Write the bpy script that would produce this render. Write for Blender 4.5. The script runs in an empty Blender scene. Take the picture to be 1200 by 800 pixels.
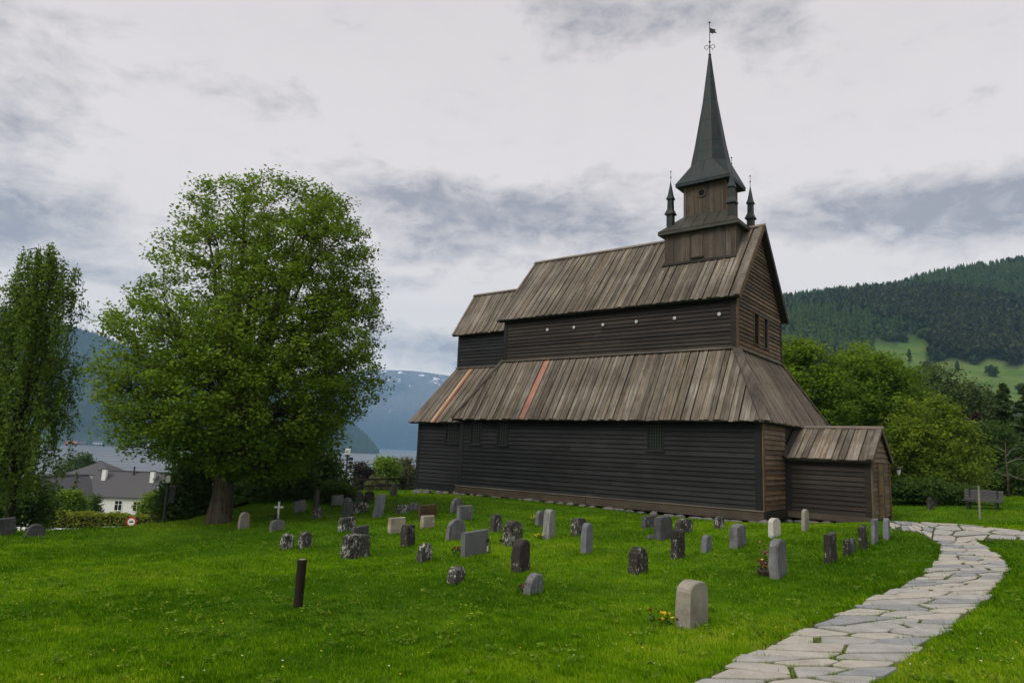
import bpy, bmesh, math, random
import numpy as np
from mathutils import Vector, Matrix
random.seed(7); RNG = np.random.default_rng(11)
S = bpy.context.scene
COL = S.collection
rad = math.radians

# ------------------------------------------------------------------ camera
FPX, PITCH, ROLL, EYE = 804.5, rad(8.934), rad(2.271), 2.6
fw = Vector((0, math.cos(PITCH), math.sin(PITCH))); r0 = Vector((1, 0, 0)); u0 = r0.cross(fw)
rt = r0 * math.cos(ROLL) + u0 * math.sin(ROLL); up = rt.cross(fw)
cam_d = bpy.data.cameras.new('camera'); cam = bpy.data.objects.new('camera', cam_d); COL.objects.link(cam)
cam_d.sensor_width = 36; cam_d.lens = FPX / 1200 * 36; cam_d.clip_start = 0.1; cam_d.clip_end = 40000
m = Matrix((rt, up, -fw)).transposed().to_4x4(); m.translation = Vector((0, 0, EYE)); cam.matrix_world = m
S.camera = cam
S.view_settings.view_transform = 'Standard'; S.view_settings.look = 'None'
S.view_settings.exposure = 0.82; S.view_settings.gamma = 1.0
S.cycles.use_denoising = True
S.cycles.max_bounces = 6; S.cycles.diffuse_bounces = 3; S.cycles.glossy_bounces = 2
S.cycles.transmission_bounces = 4; S.cycles.transparent_max_bounces = 6; S.cycles.volume_bounces = 2

def ray(u, v):
    d = fw + rt * ((u - 600) / FPX) - up * ((v - 400) / FPX)
    return d
def at(u, v, D):
    d = ray(u, v); return Vector((0, 0, EYE)) + d * (D / d.y)
def azel(u, v):
    d = ray(u, v).normalized(); return math.atan2(d.x, d.y), math.asin(d.z)

# ------------------------------------------------------------------ node helper
class NT:
    def __init__(s, nt): s.nt = nt
    def n(s, typ, **kw):
        nd = s.nt.nodes.new(typ)
        ins = kw.pop('ins', {})
        for k, v in kw.items(): setattr(nd, k, v)
        for k, v in ins.items(): s.put(nd.inputs[k], v)
        return nd
    def put(s, sock, v):
        if isinstance(v, bpy.types.NodeSocket): s.nt.links.new(v, sock)
        elif isinstance(v, bpy.types.Node): s.nt.links.new(v.outputs[0], sock)
        else: sock.default_value = v
    def math(s, op, a, b=0.0, c=None, clamp=False):
        nd = s.n('ShaderNodeMath', operation=op, use_clamp=clamp); s.put(nd.inputs[0], a); s.put(nd.inputs[1], b)
        if c is not None: s.put(nd.inputs[2], c)
        return nd.outputs[0]
    def noise(s, vec, scale=5, detail=4, rough=.55, w=None, dist=0.0):
        nd = s.n('ShaderNodeTexNoise'); nd.noise_dimensions = '4D' if w is not None else '3D'
        if vec is not None: s.put(nd.inputs['Vector'], vec)
        nd.inputs['Scale'].default_value = scale; nd.inputs['Detail'].default_value = detail
        nd.inputs['Roughness'].default_value = rough; nd.inputs['Distortion'].default_value = dist
        if w is not None: s.put(nd.inputs['W'], w)
        return nd.outputs[0]
    def ramp(s, fac, stops, interp='LINEAR'):
        nd = s.n('ShaderNodeValToRGB'); s.put(nd.inputs[0], fac); cr = nd.color_ramp; cr.interpolation = interp
        while len(cr.elements) < len(stops): cr.elements.new(.5)
        for e, (p, c) in zip(cr.elements, stops):
            e.position = p; e.color = (c if isinstance(c, tuple) else (c, c, c)) + (1,)
        return nd.outputs[0]
    def mix(s, fac, a, b, mode='MIX'):
        nd = s.n('ShaderNodeMix', data_type='RGBA', blend_type=mode)
        s.put(nd.inputs[0], fac)
        for sock, v in ((nd.inputs[6], a), (nd.inputs[7], b)):
            s.put(sock, v + (1,) if isinstance(v, tuple) else v)
        return nd.outputs[2]
    def mapr(s, v, a, b, c, d, clamp=True):
        nd = s.n('ShaderNodeMapRange', clamp=clamp); s.put(nd.inputs[0], v)
        for i, x in enumerate((a, b, c, d)): nd.inputs[i + 1].default_value = x
        return nd.outputs[0]
    def scale(s, vec, sx, sy, sz):
        nd = s.n('ShaderNodeVectorMath', operation='MULTIPLY'); s.put(nd.inputs[0], vec); nd.inputs[1].default_value = (sx, sy, sz)
        return nd.outputs[0]

# ------------------------------------------------------------------ world: overcast sky with broken low cloud
SUN_EL, SUN_ROT = rad(48), rad(220)
W = bpy.data.worlds.new('World'); S.world = W; W.use_nodes = True
w = NT(W.node_tree); W.node_tree.nodes.clear()
sky = w.n('ShaderNodeTexSky', sky_type='NISHITA', sun_disc=False, sun_elevation=SUN_EL, sun_rotation=SUN_ROT)
tc = w.n('ShaderNodeTexCoord'); sp = w.n('ShaderNodeSeparateXYZ', ins={0: tc.outputs['Generated']})
az = w.math('ARCTAN2', sp.outputs[0], sp.outputs[1]); el = w.math('ARCSINE', sp.outputs[2])
cv = w.n('ShaderNodeCombineXYZ', ins={0: w.math('MULTIPLY', az, 1.0), 1: w.math('MULTIPLY', el, 2.6), 2: 0.0})
n1 = w.noise(cv, 5.5, 10, .66, dist=.15)
wv = w.n('ShaderNodeTexNoise'); w.put(wv.inputs['Vector'], cv); wv.inputs['Scale'].default_value = 7; wv.inputs['Detail'].default_value = 5
cw = w.n('ShaderNodeVectorMath', operation='ADD', ins={0: cv, 1: w.scale(wv.outputs['Color'], .10, .10, 0)}).outputs[0]
n2 = w.noise(w.scale(cw, 1, .62, 1), 19.0, 8, .62)
clouds = None
#           u    v    half-width half-height strength
BLOBS = [(40, 232, 130, 36, 1.15), (20, 272, 120, 24, 1.1), (30, 95, 95, 55, .8), (0, 150, 60, 30, .6),
         (90, 318, 100, 13, .9), (60, 365, 90, 10, .6), (490, 225, 100, 24, .75), (540, 268, 150, 34, 1.0), (660, 240, 150, 30, .8), (720, 275, 80, 24, .6), (500, 300, 70, 12, .4),
         (530, 406, 130, 18, 1.2), (600, 430, 120, 12, .9), (470, 330, 70, 16, .6), (330, 120, 120, 26, .35), (770, 20, 150, 40, .75), (900, 45, 60, 60, .6), (680, 10, 90, 36, .5),
         (1010, 240, 150, 30, .8), (1120, 262, 140, 44, .95), (950, 270, 90, 22, .5), (1190, 225, 80, 40, .5), (1180, 110, 90, 30, .25), (60, 20, 120, 24, .45),
         (870, 170, 70, 16, .25), (340, 190, 60, 14, .35)]
for (bu, bv, bw, bh, st) in BLOBS:
    a0, e0 = azel(bu, bv); a1, _ = azel(bu + bw, bv); _, e1 = azel(bu, bv - bh)
    dx = w.math('MULTIPLY', w.math('SUBTRACT', az, a0), 1 / abs(a1 - a0)); dy = w.math('MULTIPLY', w.math('SUBTRACT', el, e0), 1 / abs(e1 - e0))
    g = w.math('MULTIPLY', w.math('EXPONENT', w.math('MULTIPLY', w.math('ADD', w.math('MULTIPLY', dx, dx), w.math('MULTIPLY', dy, dy)), -0.9)), st)
    clouds = g if clouds is None else w.math('ADD', clouds, g)
# outside the frame the same broken cloud goes on
away = w.mapr(w.math('ABSOLUTE', az), .75, 1.1, 0, 1)
high = w.mapr(el, .62, .8, 0, 1)
oth = w.math('MULTIPLY', w.math('MAXIMUM', away, high), .5)
clouds = w.math('ADD', clouds, oth)
tex = w.math('ADD', w.math('MULTIPLY', w.math('SUBTRACT', n1, .5), 1.7), w.math('MULTIPLY', w.math('SUBTRACT', n2, .5), 1.25))
dens = w.math('MULTIPLY', w.math('SUBTRACT', w.math('ADD', clouds, tex), .25), .95, clamp=True)
dens = w.math('MULTIPLY', dens, w.mapr(n2, .3, .7, .62, 1.15, clamp=False))
dens = w.math('ADD', dens, w.math('ADD', w.math('MULTIPLY', w.math('SUBTRACT', n1, .45), .25), w.math('MULTIPLY', w.math('SUBTRACT', n2, .5), .16)), clamp=True)
base = w.ramp(w.mapr(el, 0.0, .62, 0, 1), [(0, (8.2, 6.9, 5.3)), (.12, (6.9, 6.05, 5.0)), (.3, (5.3, 4.88, 4.47)), (.6, (5.1, 4.68, 4.5)), (1, (4.5, 4.15, 4.1))])
ccol = w.mix(dens, base, (2.2, 2.1, 2.2))
full = w.mix(.96, sky.outputs[0], ccol)
bg = w.n('ShaderNodeBackground', ins={0: full, 1: 0.1}); wo = w.n('ShaderNodeOutputWorld', ins={0: bg})
W.cycles.sampling_method = 'MANUAL'; W.cycles.sample_map_resolution = 512

sd = bpy.data.lights.new('sun', 'SUN'); sd.energy = 1.5; sd.angle = rad(35); sd.color = (1, .94, .85)
sun = bpy.data.objects.new('sun', sd); COL.objects.link(sun)
# sky texture: rotation measured from +Y towards +X
sdir = Vector((math.sin(SUN_ROT) * math.cos(SUN_EL), math.cos(SUN_ROT) * math.cos(SUN_EL), math.sin(SUN_EL)))
sun.rotation_euler = sdir.to_track_quat('Z', 'Y').to_euler()

# ------------------------------------------------------------------ materials
def mat(name):
    M = bpy.data.materials.new(name); M.use_nodes = True; M.node_tree.nodes.clear(); t = NT(M.node_tree)
    return M, t
def finish(t, color, rough=.8, bump=None, bstr=.3, bdist=.02, spec=.3, extra=None, metal=0.0):
    p = t.n('ShaderNodeBsdfPrincipled'); t.put(p.inputs['Base Color'], color + (1,) if isinstance(color, tuple) else color)
    t.put(p.inputs['Roughness'], rough); p.inputs['Specular IOR Level'].default_value = spec; p.inputs['Metallic'].default_value = metal
    if bump is not None:
        b = t.n('ShaderNodeBump', ins={'Height': bump, 'Strength': bstr, 'Distance': bdist}); t.put(p.inputs['Normal'], b.outputs[0])
    t.n('ShaderNodeOutputMaterial', ins={0: p.outputs[0]})
    return p
def objvec(t):
    return t.n('ShaderNodeTexCoord').outputs['Object'], t.n('ShaderNodeObjectInfo').outputs['Random']

def wood(name, dark, light, along, rough=.75, worn=None, wornamt=.5, spec=.3, vary=.5, knots=True):
    """along: axis index of the grain in object space ('x' or 'z'); worn: colour of bleached streaks"""
    M, t = mat(name); v, r = objvec(t)
    rw = t.math('MULTIPLY', r, 37.0)
    sc = {'x': (.5, 14, 14), 'y': (14, .5, 14), 'z': (14, 14, .5), 's': (14, .6, .9), 'e': (.9, 14, .6)}[along]
    g = t.noise(t.scale(v, *[x * 1.7 if x > 5 else x for x in sc]), 1.0, 7, .72, w=rw)
    g2 = t.noise(v, 1.3, 4, .6, w=rw)
    f = t.math('ADD', t.math('MULTIPLY', g, .6), t.math('MULTIPLY', g2, .4))
    f = t.mapr(f, .36, .64, 0, 1)
    c = t.mix(f, dark, light)
    if worn:
        wn = t.math('MULTIPLY', t.mapr(t.noise(t.scale(v, *[x * .35 for x in sc]), 1.0, 5, .7, w=t.math('ADD', rw, 9.0)), .45, .7, 0, 1), t.mapr(t.noise(v, .45, 3, .5), .35, .65, .15, 1))
        c = t.mix(t.math('MULTIPLY', wn, wornamt), c, worn)
    wv = t.noise(t.n('ShaderNodeNewGeometry').outputs['Position'], .33, 5, .6)
    k = t.math('MULTIPLY', t.mapr(r, 0, 1, 1 - vary, 1 + vary * .7), t.mapr(wv, .33, .67, .72, 1.28))
    kn = t.mapr(t.noise(v, 5.5, 2, .5, w=t.math('ADD', rw, 3.0)), .66, .72, 0, .5); c = t.mix(kn, c, tuple(x * .45 for x in dark))
    hs = t.n('ShaderNodeHueSaturation', ins={'Value': k, 'Color': c, 'Saturation': t.mapr(t.math('FRACT', t.math('MULTIPLY', r, 13.7)), 0, 1, .75, 1.2)})
    finish(t, hs.outputs[0], rough, bump=g, bstr=.5, bdist=.01, spec=spec)
    return M
MT = {}
MT['tar'] = wood('tarred_wall_wood', (.0085, .0095, .0098), (.0225, .024, .0245), 'x', .65, worn=(.04, .038, .035), wornamt=.3, spec=.16, vary=.3)
MT['tarv'] = wood('tarred_corner_wood', (.0075, .008, .009), (.018, .0185, .019), 'z', .6, spec=.22, vary=.2)
MT['brown'] = wood('brown_wall_wood', (.032, .019, .010), (.17, .105, .056), 'y', .7, worn=(.30, .21, .12), wornamt=.55, vary=.42)
MT['brownv'] = wood('brown_post_wood', (.05, .033, .018), (.15, .105, .06), 'z', .7, vary=.2)
MT['mid'] = wood('dark_brown_wall_wood', (.010, .0085, .0075), (.034, .026, .0195), 'x', .65, worn=(.07, .056, .042), wornamt=.45, spec=.22, vary=.38)
MT['sill'] = wood('sill_beam_wood', (.032, .023, .014), (.085, .062, .038), 'x', .75, vary=.2)
MT['roof'] = wood('weathered_roof_wood', (.044, .036, .027), (.170, .140, .106), 's', .88, worn=(.44, .40, .335), wornamt=.75, vary=.33)
MT['roofe'] = wood('weathered_hip_wood', (.055, .044, .034), (.185, .152, .115), 'e', .85, worn=(.36, .32, .265), wornamt=.6, vary=.34)
MT['roofu'] = wood('roof_underboard_wood', (.012, .010, .008), (.04, .032, .024), 's', .9, vary=.3)
MT['trim'] = wood('ridge_board_wood', (.08, .065, .05), (.20, .165, .13), 'x', .85, worn=(.33, .29, .25), wornamt=.4, vary=.2)
MT['new'] = wood('new_pale_board_wood', (.42, .28, .175), (.56, .39, .26), 's', .7, vary=.1)
MT['red'] = wood('new_reddish_board_wood', (.26, .115, .08), (.36, .175, .125), 's', .7, vary=.15)
MT['pinkish'] = wood('new_brownish_board_wood', (.19, .085, .05), (.27, .13, .08), 's', .7, vary=.1)
MT['tower'] = wood('tower_plank_wood', (.024, .018, .013), (.10, .078, .056), 'z', .75, worn=(.21, .18, .145), wornamt=.55, vary=.28)
MT['ochre'] = wood('ochre_plank_wood', (.10, .06, .02), (.25, .15, .05), 'z', .7, vary=.2)
MT['door'] = wood('door_wood', (.10, .06, .022), (.24, .145, .06), 'z', .65, vary=.2)
MT['post'] = wood('dark_post_wood', (.014, .011, .009), (.04, .031, .025), 'z', .85, vary=.1, spec=.1)
MT['palepost'] = wood('pale_stake_wood', (.16, .15, .11), (.30, .28, .21), 'z', .9, vary=.1)
MT['fence'] = wood('fence_wood', (.018, .013, .011), (.06, .045, .036), 'x', .85, vary=.3)
MT['bench'] = wood('bench_wood', (.035, .033, .035), (.08, .077, .08), 'x', .6, vary=.2)

def copper(name, ca=(.005, .0125, .0145), cb=(.013, .029, .030)):
    M, t = mat(name); v, r = objvec(t)
    a = t.noise(v, 1.2, 5, .65, w=t.math('MULTIPLY', r, 20)); b = t.noise(t.scale(v, 6, 6, .7), 1.0, 5, .6)
    c = t.mix(t.mapr(a, .35, .7, 0, 1), ca, cb)
    c = t.mix(t.math('MULTIPLY', t.mapr(b, .5, .72, 0, 1), .7), c, (.05, .036, .025))
    finish(t, c, .55, bump=a, bstr=.15, spec=.3); return M
MT['copper'] = copper('patinated_copper'); MT['copperbrown'] = copper('brown_weathered_copper', (.022, .024, .020), (.058, .056, .042))
def plain(name, col, rough=.6, spec=.4, metal=0, nz=.12, sc=20):
    M, t = mat(name); v, r = objvec(t)
    n = t.noise(v, sc, 4, .6)
    c = t.mix(n, tuple(x * (1 - nz) for x in col), tuple(min(1, x * (1 + nz)) for x in col))
    finish(t, c, rough, bump=n, bstr=.08, spec=spec, metal=metal); return M
MT['iron'] = plain('black_iron', (.018, .018, .02), .5)
MT['lampwhite'] = plain('white_lamp_housing', (.7, .7, .68), .4)
MT['paleglass'] = plain('pale_round_glass', (.42, .44, .45), .25)
MT['lead'] = plain('window_lead', (.07, .08, .066), .6, spec=.2)
MT['glass'] = plain('dark_window_glass', (.010, .012, .011), .3, spec=.12)
MT['void'] = plain('dark_opening', (.01, .009, .008), .9, spec=.1)
MT['white'] = plain('white_paint', (.74, .74, .73), .6, nz=.05)
MT['slate'] = plain('grey_slate', (.065, .064, .07), .7, nz=.25, sc=8)
MT['red_paint'] = plain('red_paint', (.32, .06, .045), .6)
MT['sign_red'] = plain('sign_red', (.45, .03, .03), .4)
MT['carpaint'] = plain('white_car_paint', (.72, .73, .74), .25, nz=.02)
MT['rubber'] = plain('tyre_rubber', (.02, .02, .02), .8)
MT['rock'] = plain('foundation_rock', (.13, .125, .115), .95, nz=.55, sc=7, spec=.15)
MT['petal_y'] = plain('yellow_petals', (.55, .40, .012), .7)
MT['petal_w'] = plain('white_petals', (.6, .6, .55), .7)
MT['petal_r'] = plain('red_petals', (.19, .012, .016), .7)
MT['petal_p'] = plain('pale_red_petals', (.42, .14, .15), .7)
MT['leafy'] = plain('pot_plant_leaves', (.035, .075, .018), .7)
MT['pot'] = plain('plant_pot', (.06, .035, .03), .7)

def stone(name, dark, light, lichen=(.50, .50, .45), amt=.5, scale=9, streak=.0, moss=0.0, bstr=.5, rough=.9):
    M, t = mat(name); v, r = objvec(t); rw = t.math('MULTIPLY', r, 53.0)
    n = t.noise(v, 3.0, 5, .6, w=rw); fine = t.noise(v, 42, 3, .6, w=rw)
    f = t.mapr(t.math('ADD', t.math('MULTIPLY', n, .6), t.math('MULTIPLY', fine, .4)), .35, .65, 0, 1)
    c = t.mix(f, dark, light)
    if streak:
        s = t.mapr(t.noise(t.scale(v, 26, 26, 1.3), 1.0, 4, .6, w=rw), .48, .6, 0, 1)
        c = t.mix(t.math('MULTIPLY', s, streak), c, tuple(x * .35 for x in dark))
    if amt:
        th = .70 - amt * .26
        l = t.noise(t.scale(v, 1, 1, .6), scale, 7, .72, w=t.math('ADD', rw, 5.0), dist=.6)
        big = t.noise(v, 2.2, 2, .5, w=t.math('ADD', rw, 17.0))
        l = t.mapr(t.math('ADD', l, t.math('MULTIPLY', t.math('SUBTRACT', big, .5), .35)), th, th + .035, 0, 1)
        c = t.mix(l, c, lichen)
    if moss:
        mm = t.mapr(t.noise(v, 5, 4, .6, w=t.math('ADD', rw, 2.0)), .5, .62, 0, moss); c = t.mix(mm, c, (.05, .055, .02))
    finish(t, c, rough, bump=t.math('ADD', n, t.math('MULTIPLY', fine, .4)), bstr=bstr, bdist=.02, spec=.25); return M
ST = {
 'mottled': stone('mottled_lichen_stone', (.028, .026, .023), (.075, .07, .062), (.44, .435, .385), .57, 17),
 'black': stone('black_lichen_stone', (.018, .016, .014), (.05, .044, .037), (.44, .435, .385), .40, 19),
 'grey': stone('grey_stone', (.10, .10, .105), (.20, .20, .205), (.42, .42, .38), .25, 10, streak=.5),
 'blue': stone('blue_grey_stone', (.105, .11, .125), (.19, .20, .22), (.40, .40, .38), .2, 9, streak=.25),
 'dark': stone('dark_grey_stone', (.05, .05, .053), (.10, .10, .103), (.33, .33, .3), .25, 12, streak=.4),
 'beige': stone('beige_granite', (.20, .175, .13), (.38, .34, .27), (.52, .50, .44), .35, 16),
 'light': stone('light_grey_stone', (.17, .17, .165), (.29, .29, .28), (.42, .42, .38), .2, 12, streak=.5),
 'pale': stone('pale_stone', (.40, .385, .34), (.55, .53, .475), (.6, .6, .55), .1, 9, bstr=.2),
 'granite': stone('speckled_granite', (.17, .155, .125), (.33, .305, .25), (.46, .44, .38), .18, 20, bstr=.3),
 'smooth': stone('smooth_grey_stone', (.105, .11, .11), (.135, .14, .14), amt=0, bstr=.05, rough=.5),
 'brown': stone('brown_slab', (.06, .042, .02), (.115, .08, .036), amt=.05, streak=.3, bstr=.3),
 'pink': stone('pinkish_grey_stone', (.17, .14, .13), (.27, .235, .22), (.4, .4, .36), .12, 9),
 'flag1': stone('grey_flagstone', (.235, .228, .21), (.41, .40, .37), (.5, .5, .47), .2, 5, bstr=.35),
 'flag2': stone('blue_grey_flagstone', (.175, .182, .19), (.31, .318, .32), (.46, .46, .44), .15, 5, bstr=.35),
 'flag3': stone('warm_flagstone', (.29, .268, .228), (.46, .43, .375), (.55, .54, .5), .2, 5, bstr=.35),
}
def leafmat(name, dark, light, trans=.35, hue=.5):
    M, t = mat(name)
    a = t.n('ShaderNodeAttribute', attribute_name='tint'); pf = t.n('ShaderNodeAttribute', attribute_name='puff').outputs['Vector']
    c = t.mix(a.outputs['Fac'], dark, light)
    gn = t.n('ShaderNodeNewGeometry').outputs['Normal']; nv = t.n('ShaderNodeVectorMath', operation='NORMALIZE', ins={0: t.n('ShaderNodeVectorMath', operation='ADD', ins={0: t.scale(gn, .45, .45, .45), 1: pf}).outputs[0]}).outputs[0]
    d = t.n('ShaderNodeBsdfPrincipled', ins={'Base Color': c, 'Normal': nv, 'Roughness': .65, 'Specular IOR Level': .12})
    tr = t.n('ShaderNodeBsdfTranslucent', ins={0: t.mix(.5, c, tuple(min(1, x * 1.6) for x in light))})
    mx = t.n('ShaderNodeMixShader', ins={0: trans, 1: d.outputs[0], 2: tr.outputs[0]})
    t.n('ShaderNodeOutputMaterial', ins={0: mx.outputs[0]}); return M
LF = {
 'lime': leafmat('linden_leaves', (.06, .12, .008), (.20, .305, .018)),
 'birch': leafmat('birch_leaves', (.05, .10, .011), (.165, .25, .03)),
 'maple': leafmat('maple_leaves', (.05, .12, .007), (.20, .315, .017)),
 'bright': leafmat('bright_leaves', (.075, .14, .009), (.215, .30, .02)),
 'dark': leafmat('dark_leaves', (.028, .066, .010), (.075, .135, .02)),
 'conifer': leafmat('conifer_needles', (.035, .068, .019), (.095, .138, .038), .22),
 'deadconifer': leafmat('dry_needles', (.05, .035, .025), (.10, .075, .05), .15),
 'olive': leafmat('olive_leaves', (.06, .07, .025), (.15, .15, .055)),
 'hedge': leafmat('hedge_leaves', (.10, .14, .012), (.28, .32, .03)),
 'red': leafmat('dark_red_leaves', (.022, .02, .018), (.05, .045, .035)),
 'far': leafmat('far_conifer_needles', (.014, .036, .006), (.040, .068, .012), .1),
 'farpine': leafmat('far_pine_needles', (.024, .036, .010), (.050, .060, .018), .1),
 'fargreen': leafmat('far_leaf_crowns', (.030, .065, .016), (.075, .12, .026), .2),
}
def bark(name, dark, light):
    M, t = mat(name); v, r = objvec(t)
    n = t.noise(t.scale(v, 9, 9, 1.6), 1.0, 6, .7); n2 = t.noise(v, 3, 4, .6)
    c = t.mix(t.mapr(n, .35, .65, 0, 1), dark, light); c = t.mix(t.mapr(n2, .5, .7, 0, .5), c, (.10, .11, .07))
    finish(t, c, .95, bump=n, bstr=.9, bdist=.05, spec=.15); return M
MT['bark'] = bark('grey_brown_bark', (.028, .022, .017), (.11, .09, .07))
MT['barkdark'] = bark('dark_bark', (.02, .015, .012), (.06, .048, .038))
MT['barkpale'] = bark('pale_bark', (.12, .11, .09), (.28, .26, .22))

# ------------------------------------------------------------------ objects and tagging
def tag(o, label=None, cat=None, group=None, kind=None):
    if label: o['label'] = label
    if cat: o['category'] = cat
    if group: o['group'] = group
    if kind: o['kind'] = kind
    return o
def empty(name, loc=(0, 0, 0), rz=0.0, parent=None):
    o = bpy.data.objects.new(name, None); COL.objects.link(o); o.location = loc; o.rotation_euler = (0, 0, rz)
    o.empty_display_size = .2
    if parent: o.parent = parent
    return o
def link(name, me, material, parent=None, loc=None):
    o = bpy.data.objects.new(name, me); COL.objects.link(o)
    if material is not None and not me.materials: me.materials.append(material)
    if parent: o.parent = parent
    if loc is not None: o.location = loc
    return o
def mesh_np(name, V, F, tint=None, smooth=False, puff=None):
    """V (n,3); F (m,k) equal-sided faces"""
    V = np.asarray(V, np.float32); F = np.asarray(F, np.int32)
    me = bpy.data.meshes.new(name); k = F.shape[1]
    me.vertices.add(len(V)); me.vertices.foreach_set('co', V.ravel())
    me.loops.add(F.size); me.loops.foreach_set('vertex_index', F.ravel())
    me.polygons.add(len(F)); me.polygons.foreach_set('loop_start', np.arange(0, F.size, k, dtype=np.int32))
    me.polygons.foreach_set('loop_total', np.full(len(F), k, np.int32))
    me.update(calc_edges=True)
    if smooth: me.polygons.foreach_set('use_smooth', np.ones(len(F), bool))
    if tint is not None:
        at_ = me.attributes.new('tint', 'FLOAT', 'POINT'); at_.data.foreach_set('value', np.asarray(tint, np.float32))
    if puff is not None:
        at_ = me.attributes.new('puff', 'FLOAT_VECTOR', 'POINT'); at_.data.foreach_set('vector', np.asarray(puff, np.float32).ravel())
    me.validate()
    return me
class B:
    """collects boxes, bars, prisms and lathes for one mesh"""
    def __init__(s): s.v = []; s.f = []
    def add(s, vs, fs):
        o = len(s.v); s.v += [tuple(p) for p in vs]; s.f += [[i + o for i in f] for f in fs]; return s
    def box(s, a, b):
        (x0, y0, z0), (x1, y1, z1) = a, b
        return s.add([(x0, y0, z0), (x1, y0, z0), (x1, y1, z0), (x0, y1, z0), (x0, y0, z1), (x1, y0, z1), (x1, y1, z1), (x0, y1, z1)],
                     [(0, 3, 2, 1), (4, 5, 6, 7), (0, 1, 5, 4), (1, 2, 6, 5), (2, 3, 7, 6), (3, 0, 4, 7)])
    def prism(s, poly, off):
        n = len(poly); off = Vector(off)
        if not isinstance(poly[0], Vector): poly = [Vector(p) for p in poly]
        top = [p + off for p in poly]
        return s.add(poly + top, [list(range(n))[::-1], list(range(n, 2 * n))] + [(i, (i + 1) % n, n + (i + 1) % n, n + i) for i in range(n)])
    def bar(s, p, q, wd, ht, upv=(0, 0, 1)):
        p, q = Vector(p), Vector(q); d = (q - p).normalized(); u = Vector(upv)
        sd_ = d.cross(u)
        if sd_.length < 1e-4: sd_ = d.cross(Vector((1, 0, 0)))
        sd_.normalize(); u = sd_.cross(d)
        a, c = sd_ * wd / 2, u * ht / 2
        return s.prism([p - a - c, p + a - c, p + a + c, p - a + c], q - p)
    def tube(s, pts, rs, n=8, cap=True):
        rings = []
        for i, p in enumerate(pts):
            p = Vector(p); d = (Vector(pts[min(i + 1, len(pts) - 1)]) - Vector(pts[max(i - 1, 0)])).normalized()
            a = d.cross(Vector((.13, .99, .05))); a = a if a.length > .05 else d.cross(Vector((1, 0, 0))); a.normalize(); b = d.cross(a)
            rings.append([p + (a * math.cos(2 * math.pi * k / n) + b * math.sin(2 * math.pi * k / n)) * rs[i] for k in range(n)])
        vs = [q for r_ in rings for q in r_]; fs = []
        for i in range(len(pts) - 1):
            for k in range(n): fs.append((i * n + k, i * n + (k + 1) % n, (i + 1) * n + (k + 1) % n, (i + 1) * n + k))
        if cap: fs += [list(range(n))[::-1], list(range((len(pts) - 1) * n, len(pts) * n))]
        return s.add(vs, fs)
    def lathe(s, prof, n=12, c=(0, 0, 0), rot=0.0, sx=1.0, sy=1.0):
        vs = []; fs = []
        for (r, z) in prof:
            for k in range(n):
                a = 2 * math.pi * k / n + rot; vs.append((c[0] + r * math.cos(a) * sx, c[1] + r * math.sin(a) * sy, c[2] + z))
        for i in range(len(prof) - 1):
            for k in range(n): fs.append((i * n + k, i * n + (k + 1) % n, (i + 1) * n + (k + 1) % n, (i + 1) * n + k))
        fs += [list(range(n))[::-1], list(range((len(prof) - 1) * n, len(prof) * n))]
        return s.add(vs, fs)
    def build(s, name, material, parent=None, loc=None, smooth=False, bevel=0.0):
        me = bpy.data.meshes.new(name); me.from_pydata(s.v, [], s.f)
        bm = bmesh.new(); bm.from_mesh(me)
        bmesh.ops.recalc_face_normals(bm, faces=bm.faces)
        if bevel: bmesh.ops.bevel(bm, geom=list(bm.edges), offset=bevel, segments=1, affect='EDGES', clamp_overlap=True)
        if smooth:
            for f in bm.faces: f.smooth = True
        bm.to_mesh(me); bm.free(); me.update()
        return link(name, me, material, parent, loc)

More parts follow.
